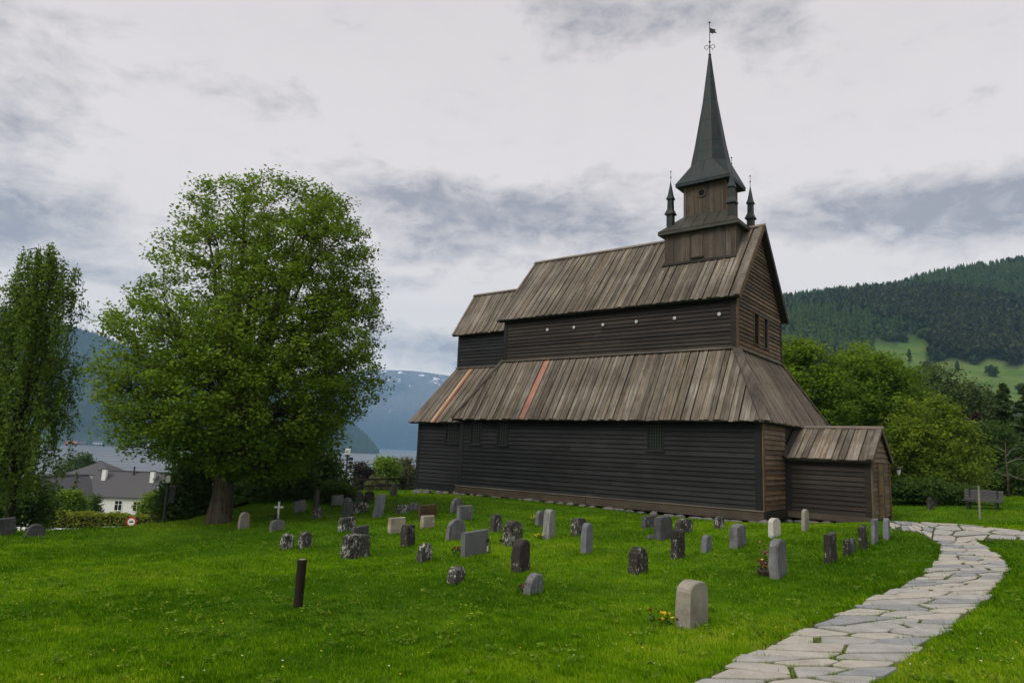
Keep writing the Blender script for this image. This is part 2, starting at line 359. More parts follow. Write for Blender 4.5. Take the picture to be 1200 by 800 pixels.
def clip(poly, a, b, c):
    """keep the side a*u+b*v>=c of a 2-D convex polygon"""
    out = []
    for i in range(len(poly)):
        p, q = poly[i - 1], poly[i]; dp = a * p[0] + b * p[1] - c; dq = a * q[0] + b * q[1] - c
        if (dp >= 0) != (dq >= 0):
            t_ = dp / (dp - dq); out.append((p[0] + t_ * (q[0] - p[0]), p[1] + t_ * (q[1] - p[1])))
        if dq >= 0: out.append(q)
    return out
def planks(parent, name, material, poly, across, normal, pitch, wfrac, thick, lift=0.0, wedge=0.0, start=0.0, jit=.0, holes=(), pick=None, endjit=0.0, lengths=None, overlap=0.0):
    """boards across a planar face.  poly: 3-D corners; across: direction in which the boards follow each other;
    wedge: extra thickness at the low-u side (clapboards); holes: (u0,u1,v0,v1) openings; returns the objects"""
    P0 = Vector(poly[0]); U = Vector(across).normalized(); N = Vector(normal).normalized(); Vv = N.cross(U).normalized()
    p2 = [((Vector(p) - P0).dot(U), (Vector(p) - P0).dot(Vv)) for p in poly]
    lo, hi = min(p[0] for p in p2), max(p[0] for p in p2)
    n = max(1, round((hi - lo - start) / pitch)); pt = (hi - lo - start) / n; res = []
    for i in range(-1 if start else 0, n):
        a = lo + start + i * pt + random.uniform(-jit, jit) * pt; wdt = pt * wfrac * (1 + random.uniform(-jit, jit)); b = a + wdt
        strip = clip(clip(p2, 1, 0, a), -1, 0, -b)
        if len(strip) < 3: continue
        segs = [strip]
        for (hu0, hu1, hv0, hv1) in holes:
            if a + wdt * .5 > hu0 and a + wdt * .5 < hu1:
                nx = []
                for sg in segs: nx += [clip(sg, 0, -1, -hv0), clip(sg, 0, 1, hv1)]
                segs = [q for q in nx if len(q) >= 3]
        if lengths:
            nx = []
            for sg in segs:
                v0, v1 = min(q[1] for q in sg), max(q[1] for q in sg)
                if v1 - v0 > lengths:
                    c = v0 + (v1 - v0) * random.uniform(.3, .7); nx += [clip(sg, 0, -1, -(c - .004)), clip(sg, 0, 1, c + .004)]
                else: nx.append(sg)
            segs = [q for q in nx if len(q) >= 3]
        for sg in segs:
            if abs(sum(sg[k - 1][0] * sg[k][1] - sg[k][0] * sg[k - 1][1] for k in range(len(sg)))) < .004: continue
            cu = sum(q[0] for q in sg) / len(sg); cv_ = sum(q[1] for q in sg) / len(sg)
            org = P0 + U * cu + Vv * cv_
            bot, top = [], []
            ll = lift + (overlap if i % 2 else 0) + random.uniform(-1, 1) * jit * .06
            v0 = min(q[1] for q in sg); v1 = max(q[1] for q in sg)
            e0 = random.uniform(-1, 1) * endjit
            for q in sg:
                qv = q[1]
                if endjit and abs(qv - v0) < 1e-4 : qv += e0
                h = thick + wedge * max(0, min(1, (b - q[0]) / (b - a)))
                pb = P0 + U * q[0] + Vv * qv - org
                bot.append(pb + N * ll); top.append(pb + N * (ll + h))
            k = len(sg); bb = B(); bb.add(bot + top, [list(range(k))[::-1], list(range(k, 2 * k))] + [(j, (j + 1) % k, k + (j + 1) % k, k + j) for j in range(k)])
            mtl = material
            if pick:
                mtl = pick(org, i) or material
            res.append(bb.build(name, mtl, parent, org))
    return res

# ------------------------------------------------------------------ ground shape
A = rad(51.96)
EX = Vector((math.sin(A), -math.cos(A), 0)); EY = Vector((math.cos(A), math.sin(A), 0))
CH = Vector((13.70, 32.83, 0))
def chw(x, y, z=0): return CH + EX * x + EY * y + Vector((0, 0, z))
ctrl = [at(*p) for p in [(0, 636, 22), (100, 632, 23.3), (170, 627, 24.5), (245, 616, 26.3), (300, 597, 31), (390, 577, 39.5), (480, 576, 44), (349, 711, 11.8), (600, 800, 7.7), (200, 800, 7.8),
        (1100, 800, 7.9), (810, 735, 10.5), (1150, 597, 34), (1200, 632, 21.5), (1045, 611, 27)]]
ctrl += [chw(0, -5.3, .03), chw(-9, -5.2, .03), chw(-16.8, -5.2, .0), chw(-20.7, -4.7, -.2), chw(3.5, -2.2, .06), chw(3.6, 2.2, .1)]
ctrl += [Vector(p) for p in [(0, 0, 1.0), (-7, 0, .7), (8, 0, 1.2), (0, -15, 1.2), (30, 50, .9), (10, 60, .2), (-30, 15, -1.0), (40, 20, 1.2)]]
CX = np.array([(p.x, p.y) for p in ctrl]); CZ = np.array([p.z for p in ctrl])
def tps(r2): return np.where(r2 > 1e-9, r2 * np.log(np.maximum(r2, 1e-9)) * .5, 0)
_K = tps(((CX[:, None] - CX[None]) ** 2).sum(-1)) + np.eye(len(CX)) * .4
_Pm = np.c_[np.ones(len(CX)), CX]; _Am = np.zeros((len(CX) + 3,) * 2); _Am[:-3, :-3] = _K; _Am[:-3, -3:] = _Pm; _Am[-3:, :-3] = _Pm.T
_wt = np.linalg.solve(_Am, np.r_[CZ, 0, 0, 0])
def znear(x, y):
    x = np.asarray(x, float); y = np.asarray(y, float); z = _wt[-3] + _wt[-2] * x + _wt[-1] * y
    for (cx, cy), k in zip(CX, _wt): z = z + k * tps((x - cx) ** 2 + (y - cy) ** 2)
    return z
def sstep(a, b, x): t_ = np.clip((x - a) / (b - a), 0, 1); return t_ * t_ * (3 - 2 * t_)
def horizon(u): return 526.6 + (u - 600) * .03965
SKY_U = [700, 880, 915, 960, 1060, 1100, 1200, 1300, 1600, 2400]; SKY_V = [372, 350, 342, 336, 327, 312, 297, 285, 270, 320]
def zground(x, y):
    x = np.asarray(x, float); y = np.asarray(y, float)
    D = np.hypot(x, y) + 1e-6; azm = np.arctan2(x, y); u = 600 + FPX * np.tan(np.clip(azm, -1.35, 1.35))
    Dy = D * np.cos(np.clip(azm, -1.35, 1.35))
    Dc = np.interp(u, [-1500, -200, 0, 100, 170, 240, 300, 390, 490, 560, 700], [30, 24, 24, 25.2, 26.2, 27.8, 32, 40.5, 46, 58, 70]) / np.cos(np.clip(azm, -1.35, 1.35))
    f = np.minimum(1, Dc / D); zc = znear(np.where(f < 1, x * f, x), np.where(f < 1, y * f, y))
    ov = np.maximum(0, D - Dc); zl = np.maximum(zc - .13 * (np.sqrt(ov * ov + 1) - 1) - .09 * (np.sqrt(np.minimum(ov, 15) ** 2 + 1) - 1), -48)
    Rn = np.minimum(1, 48 / D); zr0 = znear(x * Rn, y * Rn)
    zk = (horizon(u) - np.interp(u, SKY_U, SKY_V)) / FPX * 900
    prof = np.interp(Dy, [0, 48, 90, 200, 400, 500, 600, 650], [0, 0, -1, 8, 40, 60, 96, 116])
    top = 116 + (zk - 13 - 116) * np.clip((Dy - 650) / 250, 0, 1) ** .85 - np.maximum(0, Dy - 930) * .06
    zr = zr0 + np.where(Dy < 650, prof, top)
    s = 1 - sstep(520, 680, u)
    z = zl * s + zr * (1 - s)
    back = sstep(1.6, 2.2, np.abs(azm)); z = z * (1 - back) + (1.1 + .004 * D) * back
    return z
def gz(x, y): return float(zground(x, y))
def hit(u, v, off=0.0):
    """where the line of sight through a photo point meets the ground"""
    d = ray(u, v); lo, hi = 3.0, 3.0
    while hi < 2000:
        p = Vector((0, 0, EYE)) + d * (hi / d.y)
        if p.z < gz(p.x, p.y) + off: break
        lo, hi = hi, hi * 1.03
    for _ in range(40):
        mid = (lo + hi) / 2; p = Vector((0, 0, EYE)) + d * (mid / d.y)
        if p.z < gz(p.x, p.y) + off: hi = mid
        else: lo = mid
    return Vector((0, 0, EYE)) + d * (hi / d.y)

# ground sheet: polar grid, fine near the camera and in view
def build_ground():
    azs = np.concatenate([np.linspace(-180, -50, 40, endpoint=False), np.linspace(-50, 50, 241), np.linspace(50, 180, 41)[1:-1]])
    rs = np.concatenate([[.3], np.geomspace(1.5, 60, 110), np.geomspace(61.5, 1500, 80)])
    a, r = np.meshgrid(np.radians(azs), rs); X = r * np.sin(a); Y = r * np.cos(a)
    Z = zground(X, Y); n, k = X.shape
    V = np.c_[X.ravel(), Y.ravel(), Z.ravel()]
    idx = np.arange(n * k).reshape(n, k); nx = np.roll(idx, -1, axis=1)
    F = np.stack([idx[:-1], idx[1:], nx[1:], nx[:-1]], -1).reshape(-1, 4)
    u = 600 + FPX * np.tan(np.clip(a, -1.35, 1.35)); Dy = Y
    # zone: 0 lawn, .5 meadow, 1 forest floor
    edge = np.where(u > 1095, 590, np.where(u > 1030, 655, 430)) + 14 * np.sin(u * .13)
    zone = np.where((u > 640) & (Dy > 70), np.where((Dy > 380) & (Dy < edge), .5, 1.0), np.where((r > 60) & (u < 640), .5, 0.0))
    return mesh_np('ground', V, F, tint=zone.ravel(), smooth=True)
def ground_mat():
    M, t = mat('grass_ground'); g = t.n('ShaderNodeNewGeometry'); v = g.outputs['Position']
    z = t.n('ShaderNodeAttribute', attribute_name='tint').outputs['Fac']
    a = t.noise(v, .35, 5, .6); b = t.noise(v, 6, 5, .65); c_ = t.noise(v, 60, 3, .6)
    lawn = t.mix(t.mapr(a, .38, .62, 0, 1), (.042, .105, .001), (.085, .18, .003))
    lawn = t.mix(t.mapr(b, .35, .7, 0, .7), lawn, (.03, .055, .006))
    far = t.noise(v, .03, 5, .6); mead = t.mix(t.mapr(far, .38, .62, 0, 1), (.060, .125, .022), (.12, .165, .034))
    mead = t.mix(t.mapr(t.noise(t.scale(v, .01, .05, .05), 1, 3, .5), .5, .56, 0, .5), mead, (.10, .15, .05))
    fl = t.mix(far, (.018, .028, .012), (.034, .045, .016))
    c = t.mix(t.mapr(z, 0, .5, 0, 1), lawn, mead); c = t.mix(t.mapr(z, .5, 1, 0, 1), c, fl)
    finish(t, c, .95, bump=t.math('ADD', b, t.math('MULTIPLY', c_, .5)), bstr=.6, bdist=.04, spec=.1); return M
tag(link('ground', build_ground(), ground_mat()), kind='structure')

# ------------------------------------------------------------------ fjord, mountains, headland
def water_mat():
    M, t = mat('fjord_water'); v = t.n('ShaderNodeNewGeometry').outputs['Position']
    n = t.noise(t.scale(v, .06, .22, 1), 1.0, 4, .6); n2 = t.noise(t.scale(v, .004, .016, 1), 1.0, 3, .5)
    p = finish(t, (.10, .115, .12), t.mapr(n2, .35, .65, .34, .5), bump=n, bstr=.25, bdist=1.0, spec=.5)
    p.inputs['IOR'].default_value = 1.33
    return M
me = mesh_np('fjord_water', [(-4100, -300, -35), (1700, -300, -35), (1700, 7600, -35), (-4100, 7600, -35)], [(0, 1, 2, 3)])
tag(link('fjord_water', me, water_mat()), kind='structure')

def fbm(x, y, seed, oct_=5):
    rr = np.random.default_rng(seed); out = np.zeros_like(x); amp = 1.0; fr = 1.0
    for o in range(oct_):
        for k in range(3):
            th = rr.uniform(0, math.pi); ph = rr.uniform(0, 6.28); q = fr * rr.uniform(.8, 1.25)
            out += amp * np.sin((x * math.cos(th) + y * math.sin(th)) * q + ph) / 3
        amp *= .52; fr *= 2.03
    return out
def ridge(name, us, vs, D0, D1, mtl, seed, amp, n=220, rows=40, wl=400.0, power=.8, back=1.25):
    """a hill rising from the water at distance D0 to a crest at D1 (skyline given in the photo), then falling behind"""
    uu = np.linspace(us[0], us[-1], n); vv = np.interp(uu, us, vs); k = (uu - 600) / FPX
    zc = (horizon(uu) - vv) / FPX * D1 + EYE
    tt = np.concatenate([np.linspace(0, 1, rows), np.linspace(1, back, 10)[1:]])
    T, K = np.meshgrid(tt, k, indexing='ij'); Dd = D0 + (D1 - D0) * T; X = K * Dd; Y = Dd
    Zc = np.tile(zc, (len(tt), 1))
    prof = np.where(T <= 1, -40 + (Zc + 40) * np.clip(T, 0, 1) ** power, Zc - (T - 1) * (Zc + 40) * 2.5)
    rel = fbm(X / wl, Y / wl, seed) * amp * np.clip(T * (1.0 - .75 * (T > .93)), 0, 1)
    Z = np.where(Zc < -38, -60, prof + rel * np.clip((Zc + 36) / 60, 0, 1))
    nn, kk = X.shape; idx = np.arange(nn * kk).reshape(nn, kk)
    F = np.stack([idx[:-1, :-1], idx[:-1, 1:], idx[1:, 1:], idx[1:, :-1]], -1).reshape(-1, 4)
    o = link(name, mesh_np(name, np.c_[X.ravel(), Y.ravel(), Z.ravel()], F, smooth=True), mtl)
    tag(o, kind='structure'); return X, Y, Z, T
def mountain_mat():
    M, t = mat('mountain_rock'); v = t.n('ShaderNodeNewGeometry').outputs['Position']
    s = t.n('ShaderNodeSeparateXYZ', ins={0: v}); h = s.outputs[2]
    a = t.noise(v, .0028, 8, .65); b = t.noise(t.scale(v, .007, .0035, .001), 1.0, 6, .7)
    c = t.mix(t.mapr(h, 110, 390, 0, 1), (.016, .028, .014), (.115, .11, .10)); c = t.mix(t.mapr(a, .47, .60, 0, .8), c, (.028, .042, .02))
    sn = t.math('ADD', t.mapr(h, 350, 570, 0, .12), t.noise(t.scale(v, .008, .005, .014), 1.0, 7, .7))
    c = t.mix(t.mapr(sn, .705, .72, 0, 1), c, (.8, .81, .84))
    gu = t.math('MULTIPLY', t.mapr(t.noise(t.scale(v, .012, .004, .0012), 1.0, 4, .6), .69, .71, 0, 1), t.mapr(h, 190, 300, 0, 1)); c = t.mix(gu, c, (.7, .71, .74))
    finish(t, c, .95, bump=b, bstr=1.0, bdist=40, spec=.1); return M
def hill_mat():
    M, t = mat('wooded_hill'); v = t.n('ShaderNodeNewGeometry').outputs['Position']
    h = t.n('ShaderNodeSeparateXYZ', ins={0: v}).outputs[2]
    a = t.noise(v, .012, 6, .65); b = t.noise(v, .09, 3, .6)
    c = t.mix(t.mapr(a, .4, .6, 0, 1), (.016, .028, .012), (.038, .055, .02))
    fld = t.math('MULTIPLY', t.mapr(h, -30, -5, 1, 0), t.mapr(t.noise(t.scale(v, .006, .012, .01), 1, 3, .5), .48, .52, 0, 1))
    fld = t.math('MULTIPLY', fld, t.mapr(t.n('ShaderNodeSeparateXYZ', ins={0: v}).outputs[0], -800, -700, 1, 0))
    c = t.mix(fld, c, (.09, .16, .035))
    c = t.mix(t.mapr(h, -34.5, -32, 1, 0), c, (.13, .11, .095))
    finish(t, c, .95, bump=t.math('ADD', a, b), bstr=1.0, bdist=8, spec=.05); return M
HM = hill_mat()
ridge('far_mountain', [200, 330, 400, 430, 450, 475, 500, 525, 560, 640, 720], [452, 444, 438, 435.5, 434, 435.5, 438, 441, 444, 452, 462], 5600, 6700, mountain_mat(), 5, 65, n=300, rows=70, wl=320, power=.75, back=1.12)
R1 = ridge('wooded_headland', [250, 330, 385, 405, 420, 432, 442, 449, 454, 458], [452, 466, 480, 489, 498, 508, 518, 527, 533, 536], 2600, 2950, HM, 3, 6, n=120, rows=24, wl=90)
R2 = ridge('far_shore_hill', [-260, -160, 0, 60, 90, 120, 160, 220, 300, 380, 420], [312, 325, 362, 377, 386, 396, 412, 440, 480, 515, 540], 2020, 3100, HM, 9, 22, n=200, rows=50, wl=160, power=.95)

# ------------------------------------------------------------------ the stave church (local x: towards the west front, y: away, z: up)
church = empty('stave_church', CH, math.atan2(EX.y, EX.x))
tag(church, 'dark tarred wooden stave church with stepped board roofs and a copper spire', 'church')
NL, NW, CL, CW = -16.85, 5.10, -20.69, 4.60           # lower nave and chancel
UL, UF, UW, KL, KW = -15.32, -1.654, 3.353, -20.43, 1.711   # upper nave and chancel
ZB, ZS, ZE, ZT = .12, .50, 4.05, 7.55
bx = lambda a, b: B().box(a, b)
TAR, ROOF = MT['tar'], MT['roof']

# aisle walls: dark backing with clapboards nailed on, recessed windows
def wall_face(name, bk_a, bk_b, poly, across, normal, material, pitch, holes=(), wedge=.05, parent=church, board='wall_board', lengths=None, pick=None, backmat=None):
    w_ = bx(bk_a, bk_b).build(name, backmat or MT['tarv'], parent)
    planks(w_, board, material, poly, across, normal, pitch, .985, .014, lift=0.004, wedge=wedge, jit=.05, holes=holes, lengths=lengths, pick=pick)
    return w_
WIN = [  # church x range, z range on the long wall, columns, rows
    (-5.17, -4.45, 2.95, 4.0, 6, 8), (-14.09, -13.42, 2.95, 4.0, 4, 7), (-15.99, -15.32, 2.95, 4.0, 4, 7)]
def zsnap(z0, pitch, z): return z0 + round((z - z0) / pitch) * pitch
PIT = (ZE - ZS) / 17
def window(parent, name, x0, x1, z0, z1, y, cols, rows, label=None):
    f = B(); t_ = .075; fy0, fy1 = y - .065, y + .0
    f.box((x0 - t_, fy0, z0), (x0, fy1, z1)); f.box((x1, fy0, z0), (x1 + t_, fy1, z1))
    f.box((x0 - t_ - .01, fy0 - .008, z1), (x1 + t_ + .01, fy1, z1 + .07)); f.box((x0 - t_ - .05, fy0 - .045, z0 - .06), (x1 + t_ + .05, fy1, z0))
    wd = f.build(name, MT['tarv'], parent)
    bx((x0, y - .012, z0), (x1, y - .006, z1)).build('pane', MT['glass'], wd)
    g = B()
    for i in range(cols + 1):
        x = x0 + (x1 - x0) * i / cols; g.box((x - .006, y - .028, z0), (x + .006, y - .013, z1))
    for j in range(rows + 1):
        z = z0 + (z1 - z0) * j / rows; g.box((x0, y - .031, z - .006), (x1, y - .0135, z + .006))
    g.build('lead_grid', MT['lead'], wd)
    return wd
z0w, z1w = zsnap(ZS, PIT, 2.9), ZE - .12
# planks() measures v along N x U: for the long wall N=-y, U=+z -> v=-x... holes given as (z range, v range)
def hv(x0, x1, xref): return sorted((-(x0 - xref), -(x1 - xref)))
holes = []
for (x0, x1, _, _, c, r) in WIN:
    a, b = hv(x0 - .06, x1 + .06, NL); holes.append((z0w - ZS, 9, a, b))
holes2 = [(z0w - ZS, 9, *hv(-18.36, -17.46, CL))]
wall_face('nave_wall', (NL + .02, -NW, ZB + .02), (-.02, NW, ZE + .5), [(NL, -NW, ZS), (0, -NW, ZS), (0, -NW, ZE + .1), (NL, -NW, ZE + .1)], (0, 0, 1), (0, -1, 0), TAR, PIT, holes, lengths=9.0)
wall_face('chancel_wall', (CL + .02, -CW, ZB + .02), (NL - .01, CW, ZE + .4), [(CL, -CW, ZS - .05), (NL, -CW, ZS - .05), (NL, -CW, ZE), (CL, -CW, ZE)], (0, 0, 1), (0, -1, 0), TAR, PIT, holes2)
ww = [window(church, 'window', x0, x1, z0w, z1w, -NW, c, r) for (x0, x1, _, _, c, r) in WIN]
window(church, 'window', -18.36, -17.46, z0w, z1w, -CW, 5, 5)
# west end of the aisles, around the porch
wf = bx((-.03, -NW + .02, ZB + .03), (-.012, NW - .02, ZE + .4)).build('west_wall', MT['tarv'], church)
planks(wf, 'wall_board', MT['brown'], [(0, -NW, ZS), (0, -2.0, ZS), (0, -2.0, ZE + .25), (0, -NW, ZE + .25)], (0, 0, 1), (1, 0, 0), .215, .97, .012, wedge=.055, jit=.05)
# corner boards, sill beams, foundation
def part_bar(name, p, q, wd, ht, mtl, parent=church, upv=(0, 0, 1)):
    return B().bar(p, q, wd, ht, upv).build(name, mtl, parent, bevel=.006)
part_bar('corner_board', (-.14, -NW - .045, ZB + .3), (-.14, -NW - .045, ZE + .06), .30, .05, MT['tarv'], upv=(0, 1, 0))
part_bar('corner_board', (.045, -NW + .06, ZB + .3), (.045, -NW + .06, ZE + .02), .06, .22, MT['brownv'], upv=(0, 1, 0))
part_bar('corner_board', (NL + .14, -NW - .045, ZB + .3), (NL + .14, -NW - .045, ZE + .06), .30, .05, MT['tarv'], upv=(0, 1, 0))
part_bar('corner_board', (CL + .1, -CW - .045, ZB + .3), (CL + .1, -CW - .045, ZE), .2, .05, MT['tarv'], upv=(0, 1, 0))
for (a, b) in ((NL - .05, -8.4), (-8.38, .08)): part_bar('sill_beam', (a, -NW - .02, .30), (b, -NW - .02, .28), .30, .36, MT['sill'])
part_bar('drip_board', (NL - .08, -NW - .1, .505), (.1, -NW - .1, .505), .20, .035, MT['trim'])
part_bar('sill_beam', (CL - .05, -CW - .0, .27), (NL - .06, -CW - .0, .27), .28, .34, MT['tarv'])
part_bar('drip_board', (CL - .08, -CW - .08, .465), (NL - .09, -CW - .08, .465), .18, .03, MT['tarv'])
part_bar('sill_beam', (0, -NW - .1, .285), (0, -2.0, .285), .28, .36, MT['mid'])
def blob(c, r, seed, flat=.6):
    rr = random.Random(seed); bm = bmesh.new(); bmesh.ops.create_icosphere(bm, subdivisions=2, radius=1)
    k = [rr.uniform(.7, 1.2) for _ in range(6)]
    for v in bm.verts:
        d = v.co.normalized(); s = 1 + .18 * math.sin(d.x * 3 * k[0] + k[1] * 6) + .16 * math.sin(d.y * 4 * k[2] + d.z * 3 + k[3] * 6)
        v.co = Vector((d.x * r[0] * s, d.y * r[1] * s, d.z * r[2] * s))
    me = bpy.data.meshes.new('rock'); bm.to_mesh(me); bm.free(); return me
for i in range(34):
    x = -20.75 + i * .64 + random.uniform(-.15, .15) if i < 33 else 0
    yy = (-CW if x < NL else -NW) - .08
    if x > .1: continue
    big = x < -17.2
    p = Vector((x, yy + random.uniform(-.12, .1), 0)); wpt = chw(p.x, p.y)
    rz_ = (.30, .24, .17) if big else (random.uniform(.2, .36), .2, random.uniform(.06, .12))
    o = link('foundation_stone', blob(0, rz_, i), MT['rock'], church, (p.x, p.y, gz(wpt.x, wpt.y) + (.05 if big else .03)))
    o.rotation_euler = (0, 0, random.uniform(-.4, .4))

# roofs
def slab(name, poly, normal, th, mtl, parent=church, label=None):
    N = Vector(normal).normalized(); o = B().prism([Vector(p) - N * th for p in poly], N * (th - .002)).build(name, mtl, parent)
    return o
def nrm(p): return (Vector(p[1]) - Vector(p[0])).cross(Vector(p[2]) - Vector(p[0])).normalized()
def board_roof(name, poly, across, pitch=.215, special=None, label=None, th=.10, wfrac=.92, endjit=.045):
    N = nrm(poly); N = N if N.z > 0 else -N
    s = slab(name, poly, N, th, MT['roofu'])
    if label: s['label'] = label
    def pick(org, i): return special(org) if special else None
    planks(s, 'roof_board', MT['roofe'] if across[1] else ROOF, poly, across, N, pitch, wfrac, .042, lift=.012, jit=.10, endjit=endjit, pick=pick, overlap=.026)
    return s
EW, EX0, ENL = 5.573, .292, -17.136
nave_lo = [(ENL, -EW, 4.14), (EX0, -EW, 4.14), (UF, -UW, ZT), (UL, -UW, ZT)]
def sp_n(o): return MT['red'] if -12.29 < o.x < -12.075 else None
board_roof('aisle_roof', nave_lo, (1, 0, 0), .215, sp_n, label='long lower roof of weathered boards with one new reddish board')
board_roof('aisle_roof', [(EX0, -EW, 4.14), (EX0, EW, 4.14), (UF, UW, ZT), (UF, -UW, ZT)], (0, 1, 0), .24, wfrac=.80)
slab('aisle_roof', [(ENL, EW, 4.14), (EX0, EW, 4.14), (UF, UW, ZT), (UL, UW, ZT)], (0, .8, .55), .1, MT['roofu'])
slab('aisle_roof', [(ENL, -EW, 4.14), (ENL, EW, 4.14), (UL, UW, ZT), (UL, -UW, ZT)], (-.8, 0, .4), .1, MT['roofu'])
ch_lo = [(-21.08, -5.03, 3.99), (-15.6, -5.03, 3.99), (-15.6, -KW, ZT), (KL, -KW, ZT)]
def sp_c(o):
    if -19.315 < o.x < -19.1: return MT['new']
    if -19.1 <= o.x < -18.885: return MT['pinkish']
board_roof('chancel_aisle_roof', ch_lo, (1, 0, 0), .215, sp_c, label='lower chancel roof with a new orange and a new brown board')
slab('chancel_aisle_roof', [(-21.08, 5.03, 3.99), (-15.6, 5.03, 3.99), (-15.6, KW, ZT), (KL, KW, ZT)], (0, .73, .68), .1, MT['roofu'])
bx((CL + .1, -CW + .1, 3.9), (-16, CW - .1, 4.3)).build('ceiling', MT['tarv'], church)
# verge boards and hip boards
part_bar('verge_board', (-21.12, -5.06, 3.97), (KL - .03, -KW, ZT + .03), .16, .07, MT['trim'])
part_bar('hip_board', (ENL, -EW - .04, 4.26), (UL - .05, -UW - .04, ZT + .16), .26, .12, MT['trim'])
part_bar('hip_board', (EX0 + .02, -EW - .02, 4.19), (UF + .02, -UW - .02, ZT + .09), .42, .06, MT['roof'], upv=(.5, -.6, .6))
part_bar('hip_board', (EX0 + .02, EW, 4.2), (UF + .02, UW, ZT + .09), .3, .07, MT['trim'])
part_bar('flashing_board', (UL - .1, -UW - .09, ZT + .075), (UF, -UW - .09, ZT + .075), .16, .06, MT['trim'])
part_bar('flashing_board', (KL - .05, -KW - .09, ZT + .075), (UL - .12, -KW - .09, ZT + .075), .16, .06, MT['trim'])
part_bar('flashing_board', (UF + .09, -UW + .1, ZT + .085), (UF + .09, UW, ZT + .085), .16, .07, MT['trim'])

# clerestory walls
ZU, RZ, UE = 9.98, 14.34, 3.731
wall_face('clerestory_wall', (UL + .02, -UW, ZT - .5), (UF - .03, UW, ZU + .3), [(UL, -UW, ZT + .1), (UF, -UW, ZT + .1), (UF, -UW, ZU + .25), (UL, -UW, ZU + .25)], (0, 0, 1), (0, -1, 0), MT['mid'], .205, lengths=7.5)
wall_face('chancel_clerestory_wall', (KL + .02, -KW, ZT - .5), (UL - .01, KW, 9.9), [(KL, -KW, ZT + .1), (UL, -KW, ZT + .1), (UL, -KW, 9.95), (KL, -KW, 9.95)], (0, 0, 1), (0, -1, 0), TAR, .205)
part_bar('corner_board', (UL + .1, -UW - .045, ZT + .1), (UL + .1, -UW - .045, ZU + .2), .24, .05, MT['tarv'], upv=(0, 1, 0))
part_bar('corner_board', (UF - .1, -UW - .045, ZT + .12), (UF - .1, -UW - .045, ZU + .2), .26, .05, MT['mid'], upv=(0, 1, 0))
part_bar('corner_board', (UF + .045, -UW + .08, ZT + .12), (UF + .045, -UW + .08, ZU + .2), .06, .26, MT['brownv'], upv=(0, 1, 0))
part_bar('corner_board', (UF + .045, UW - .06, ZT + .12), (UF + .045, UW - .06, ZU - .1), .06, .2, MT['mid'], upv=(0, 1, 0))
part_bar('corner_board', (KL + .08, -KW - .04, ZT + .1), (KL + .08, -KW - .04, 9.8), .18, .05, MT['tarv'], upv=(0, 1, 0))
# round windows under the eave
for x in (-12.24, -10.49, -8.69, -6.74, -4.66, -2.42):
    zc_ = 9.26
    rw = B().lathe([(.11, 0), (.11, .05), (.085, .05), (.085, .02)], 16).build('round_window', MT['mid'], church, (x, -UW - .04, zc_)); rw.rotation_euler = (rad(90), 0, 0)
    pn = B().lathe([(.088, .0), (.088, .054), (.05, .062)], 14).build('round_pane', MT['paleglass'], rw); pn.location = (0, 0, .004)
# west gable
gable = B().prism([(UF - .03, -UW + .05, ZU - .1), (UF - .03, UW - .05, ZU - .1), (UF - .03, 0, RZ - .2)], (.02, 0, 0)).build('gable_wall', MT['mid'], church)
GW = [(-.95, -.30), (.52, 1.10)]; gz0, gz1 = ZT + .62, ZT + 2.15
gh = [(gz0 - ZT - .12, gz1 - ZT - .12, -(b + .03 + UW), -(a - .03 + UW)) for a, b in GW]
planks(gable, 'wall_board', MT['brown'], [(UF, -UW, ZT + .12), (UF, UW, ZT + .12), (UF, UW, ZU), (UF, 0, RZ - .18), (UF, -UW, ZU)], (0, 0, 1), (1, 0, 0), .20, .97, .012, wedge=.055, jit=.05, holes=gh)
for a, b in GW:
    f = B(); t_ = .09
    f.box((UF - .0, a - t_, gz0), (UF + .07, a, gz1)).box((UF - .0, b, gz0), (UF + .07, b + t_, gz1)).box((UF, a - t_, gz1), (UF + .08, b + t_, gz1 + .08)).box((UF, a - t_ - .02, gz0 - .07), (UF + .09, b + t_ + .02, gz0))
    wd = f.build('window', MT['brownv'], church); bx((UF - .003, a, gz0), (UF + .006, b, gz1)).build('pane', MT['void'], wd)
# upper roofs
RX0, RX1 = -15.67, -1.38
board_roof('upper_roof', [(RX0, -UE, ZU), (RX1, -UE, ZU), (RX1, 0, RZ), (RX0, 0, RZ)], (1, 0, 0), .215, label='steep upper roof of weathered boards on the nave')
slab('upper_roof', [(RX0, UE, ZU), (RX1, UE, ZU), (RX1, 0, RZ), (RX0, 0, RZ)], (0, .76, .65), .1, MT['roofu'])
board_roof('chancel_upper_roof', [(-20.71, -2.06, 9.72), (UL - .01, -2.06, 9.72), (UL - .01, 0, 12.756), (-20.71, 0, 12.756)], (1, 0, 0), .215)
slab('chancel_upper_roof', [(-20.71, 2.06, 9.72), (UL - .01, 2.06, 9.72), (UL - .01, 0, 12.756), (-20.71, 0, 12.756)], (0, .83, .56), .1, MT['roofu'])
B().prism([(UL + .03, -UW + .1, ZU - .2), (UL + .03, UW - .1, ZU - .2), (UL + .03, 0, RZ - .2)], (.04, 0, 0)).build('gable_wall', MT['tarv'], church)
B().prism([(KL + .03, -KW + .05, 9.6), (KL + .03, KW - .05, 9.6), (KL + .03, 0, 12.6)], (.04, 0, 0)).build('gable_wall', MT['tarv'], church)
part_bar('ridge_board', (RX0 - .06, -.09, RZ + .05), (-5.9, -.09, RZ + .05), .26, .07, MT['trim'], upv=(0, -.6, .8))
part_bar('ridge_board', (-2.35, -.09, RZ + .05), (RX1 + .12, -.09, RZ + .05), .26, .07, MT['trim'], upv=(0, -.6, .8))
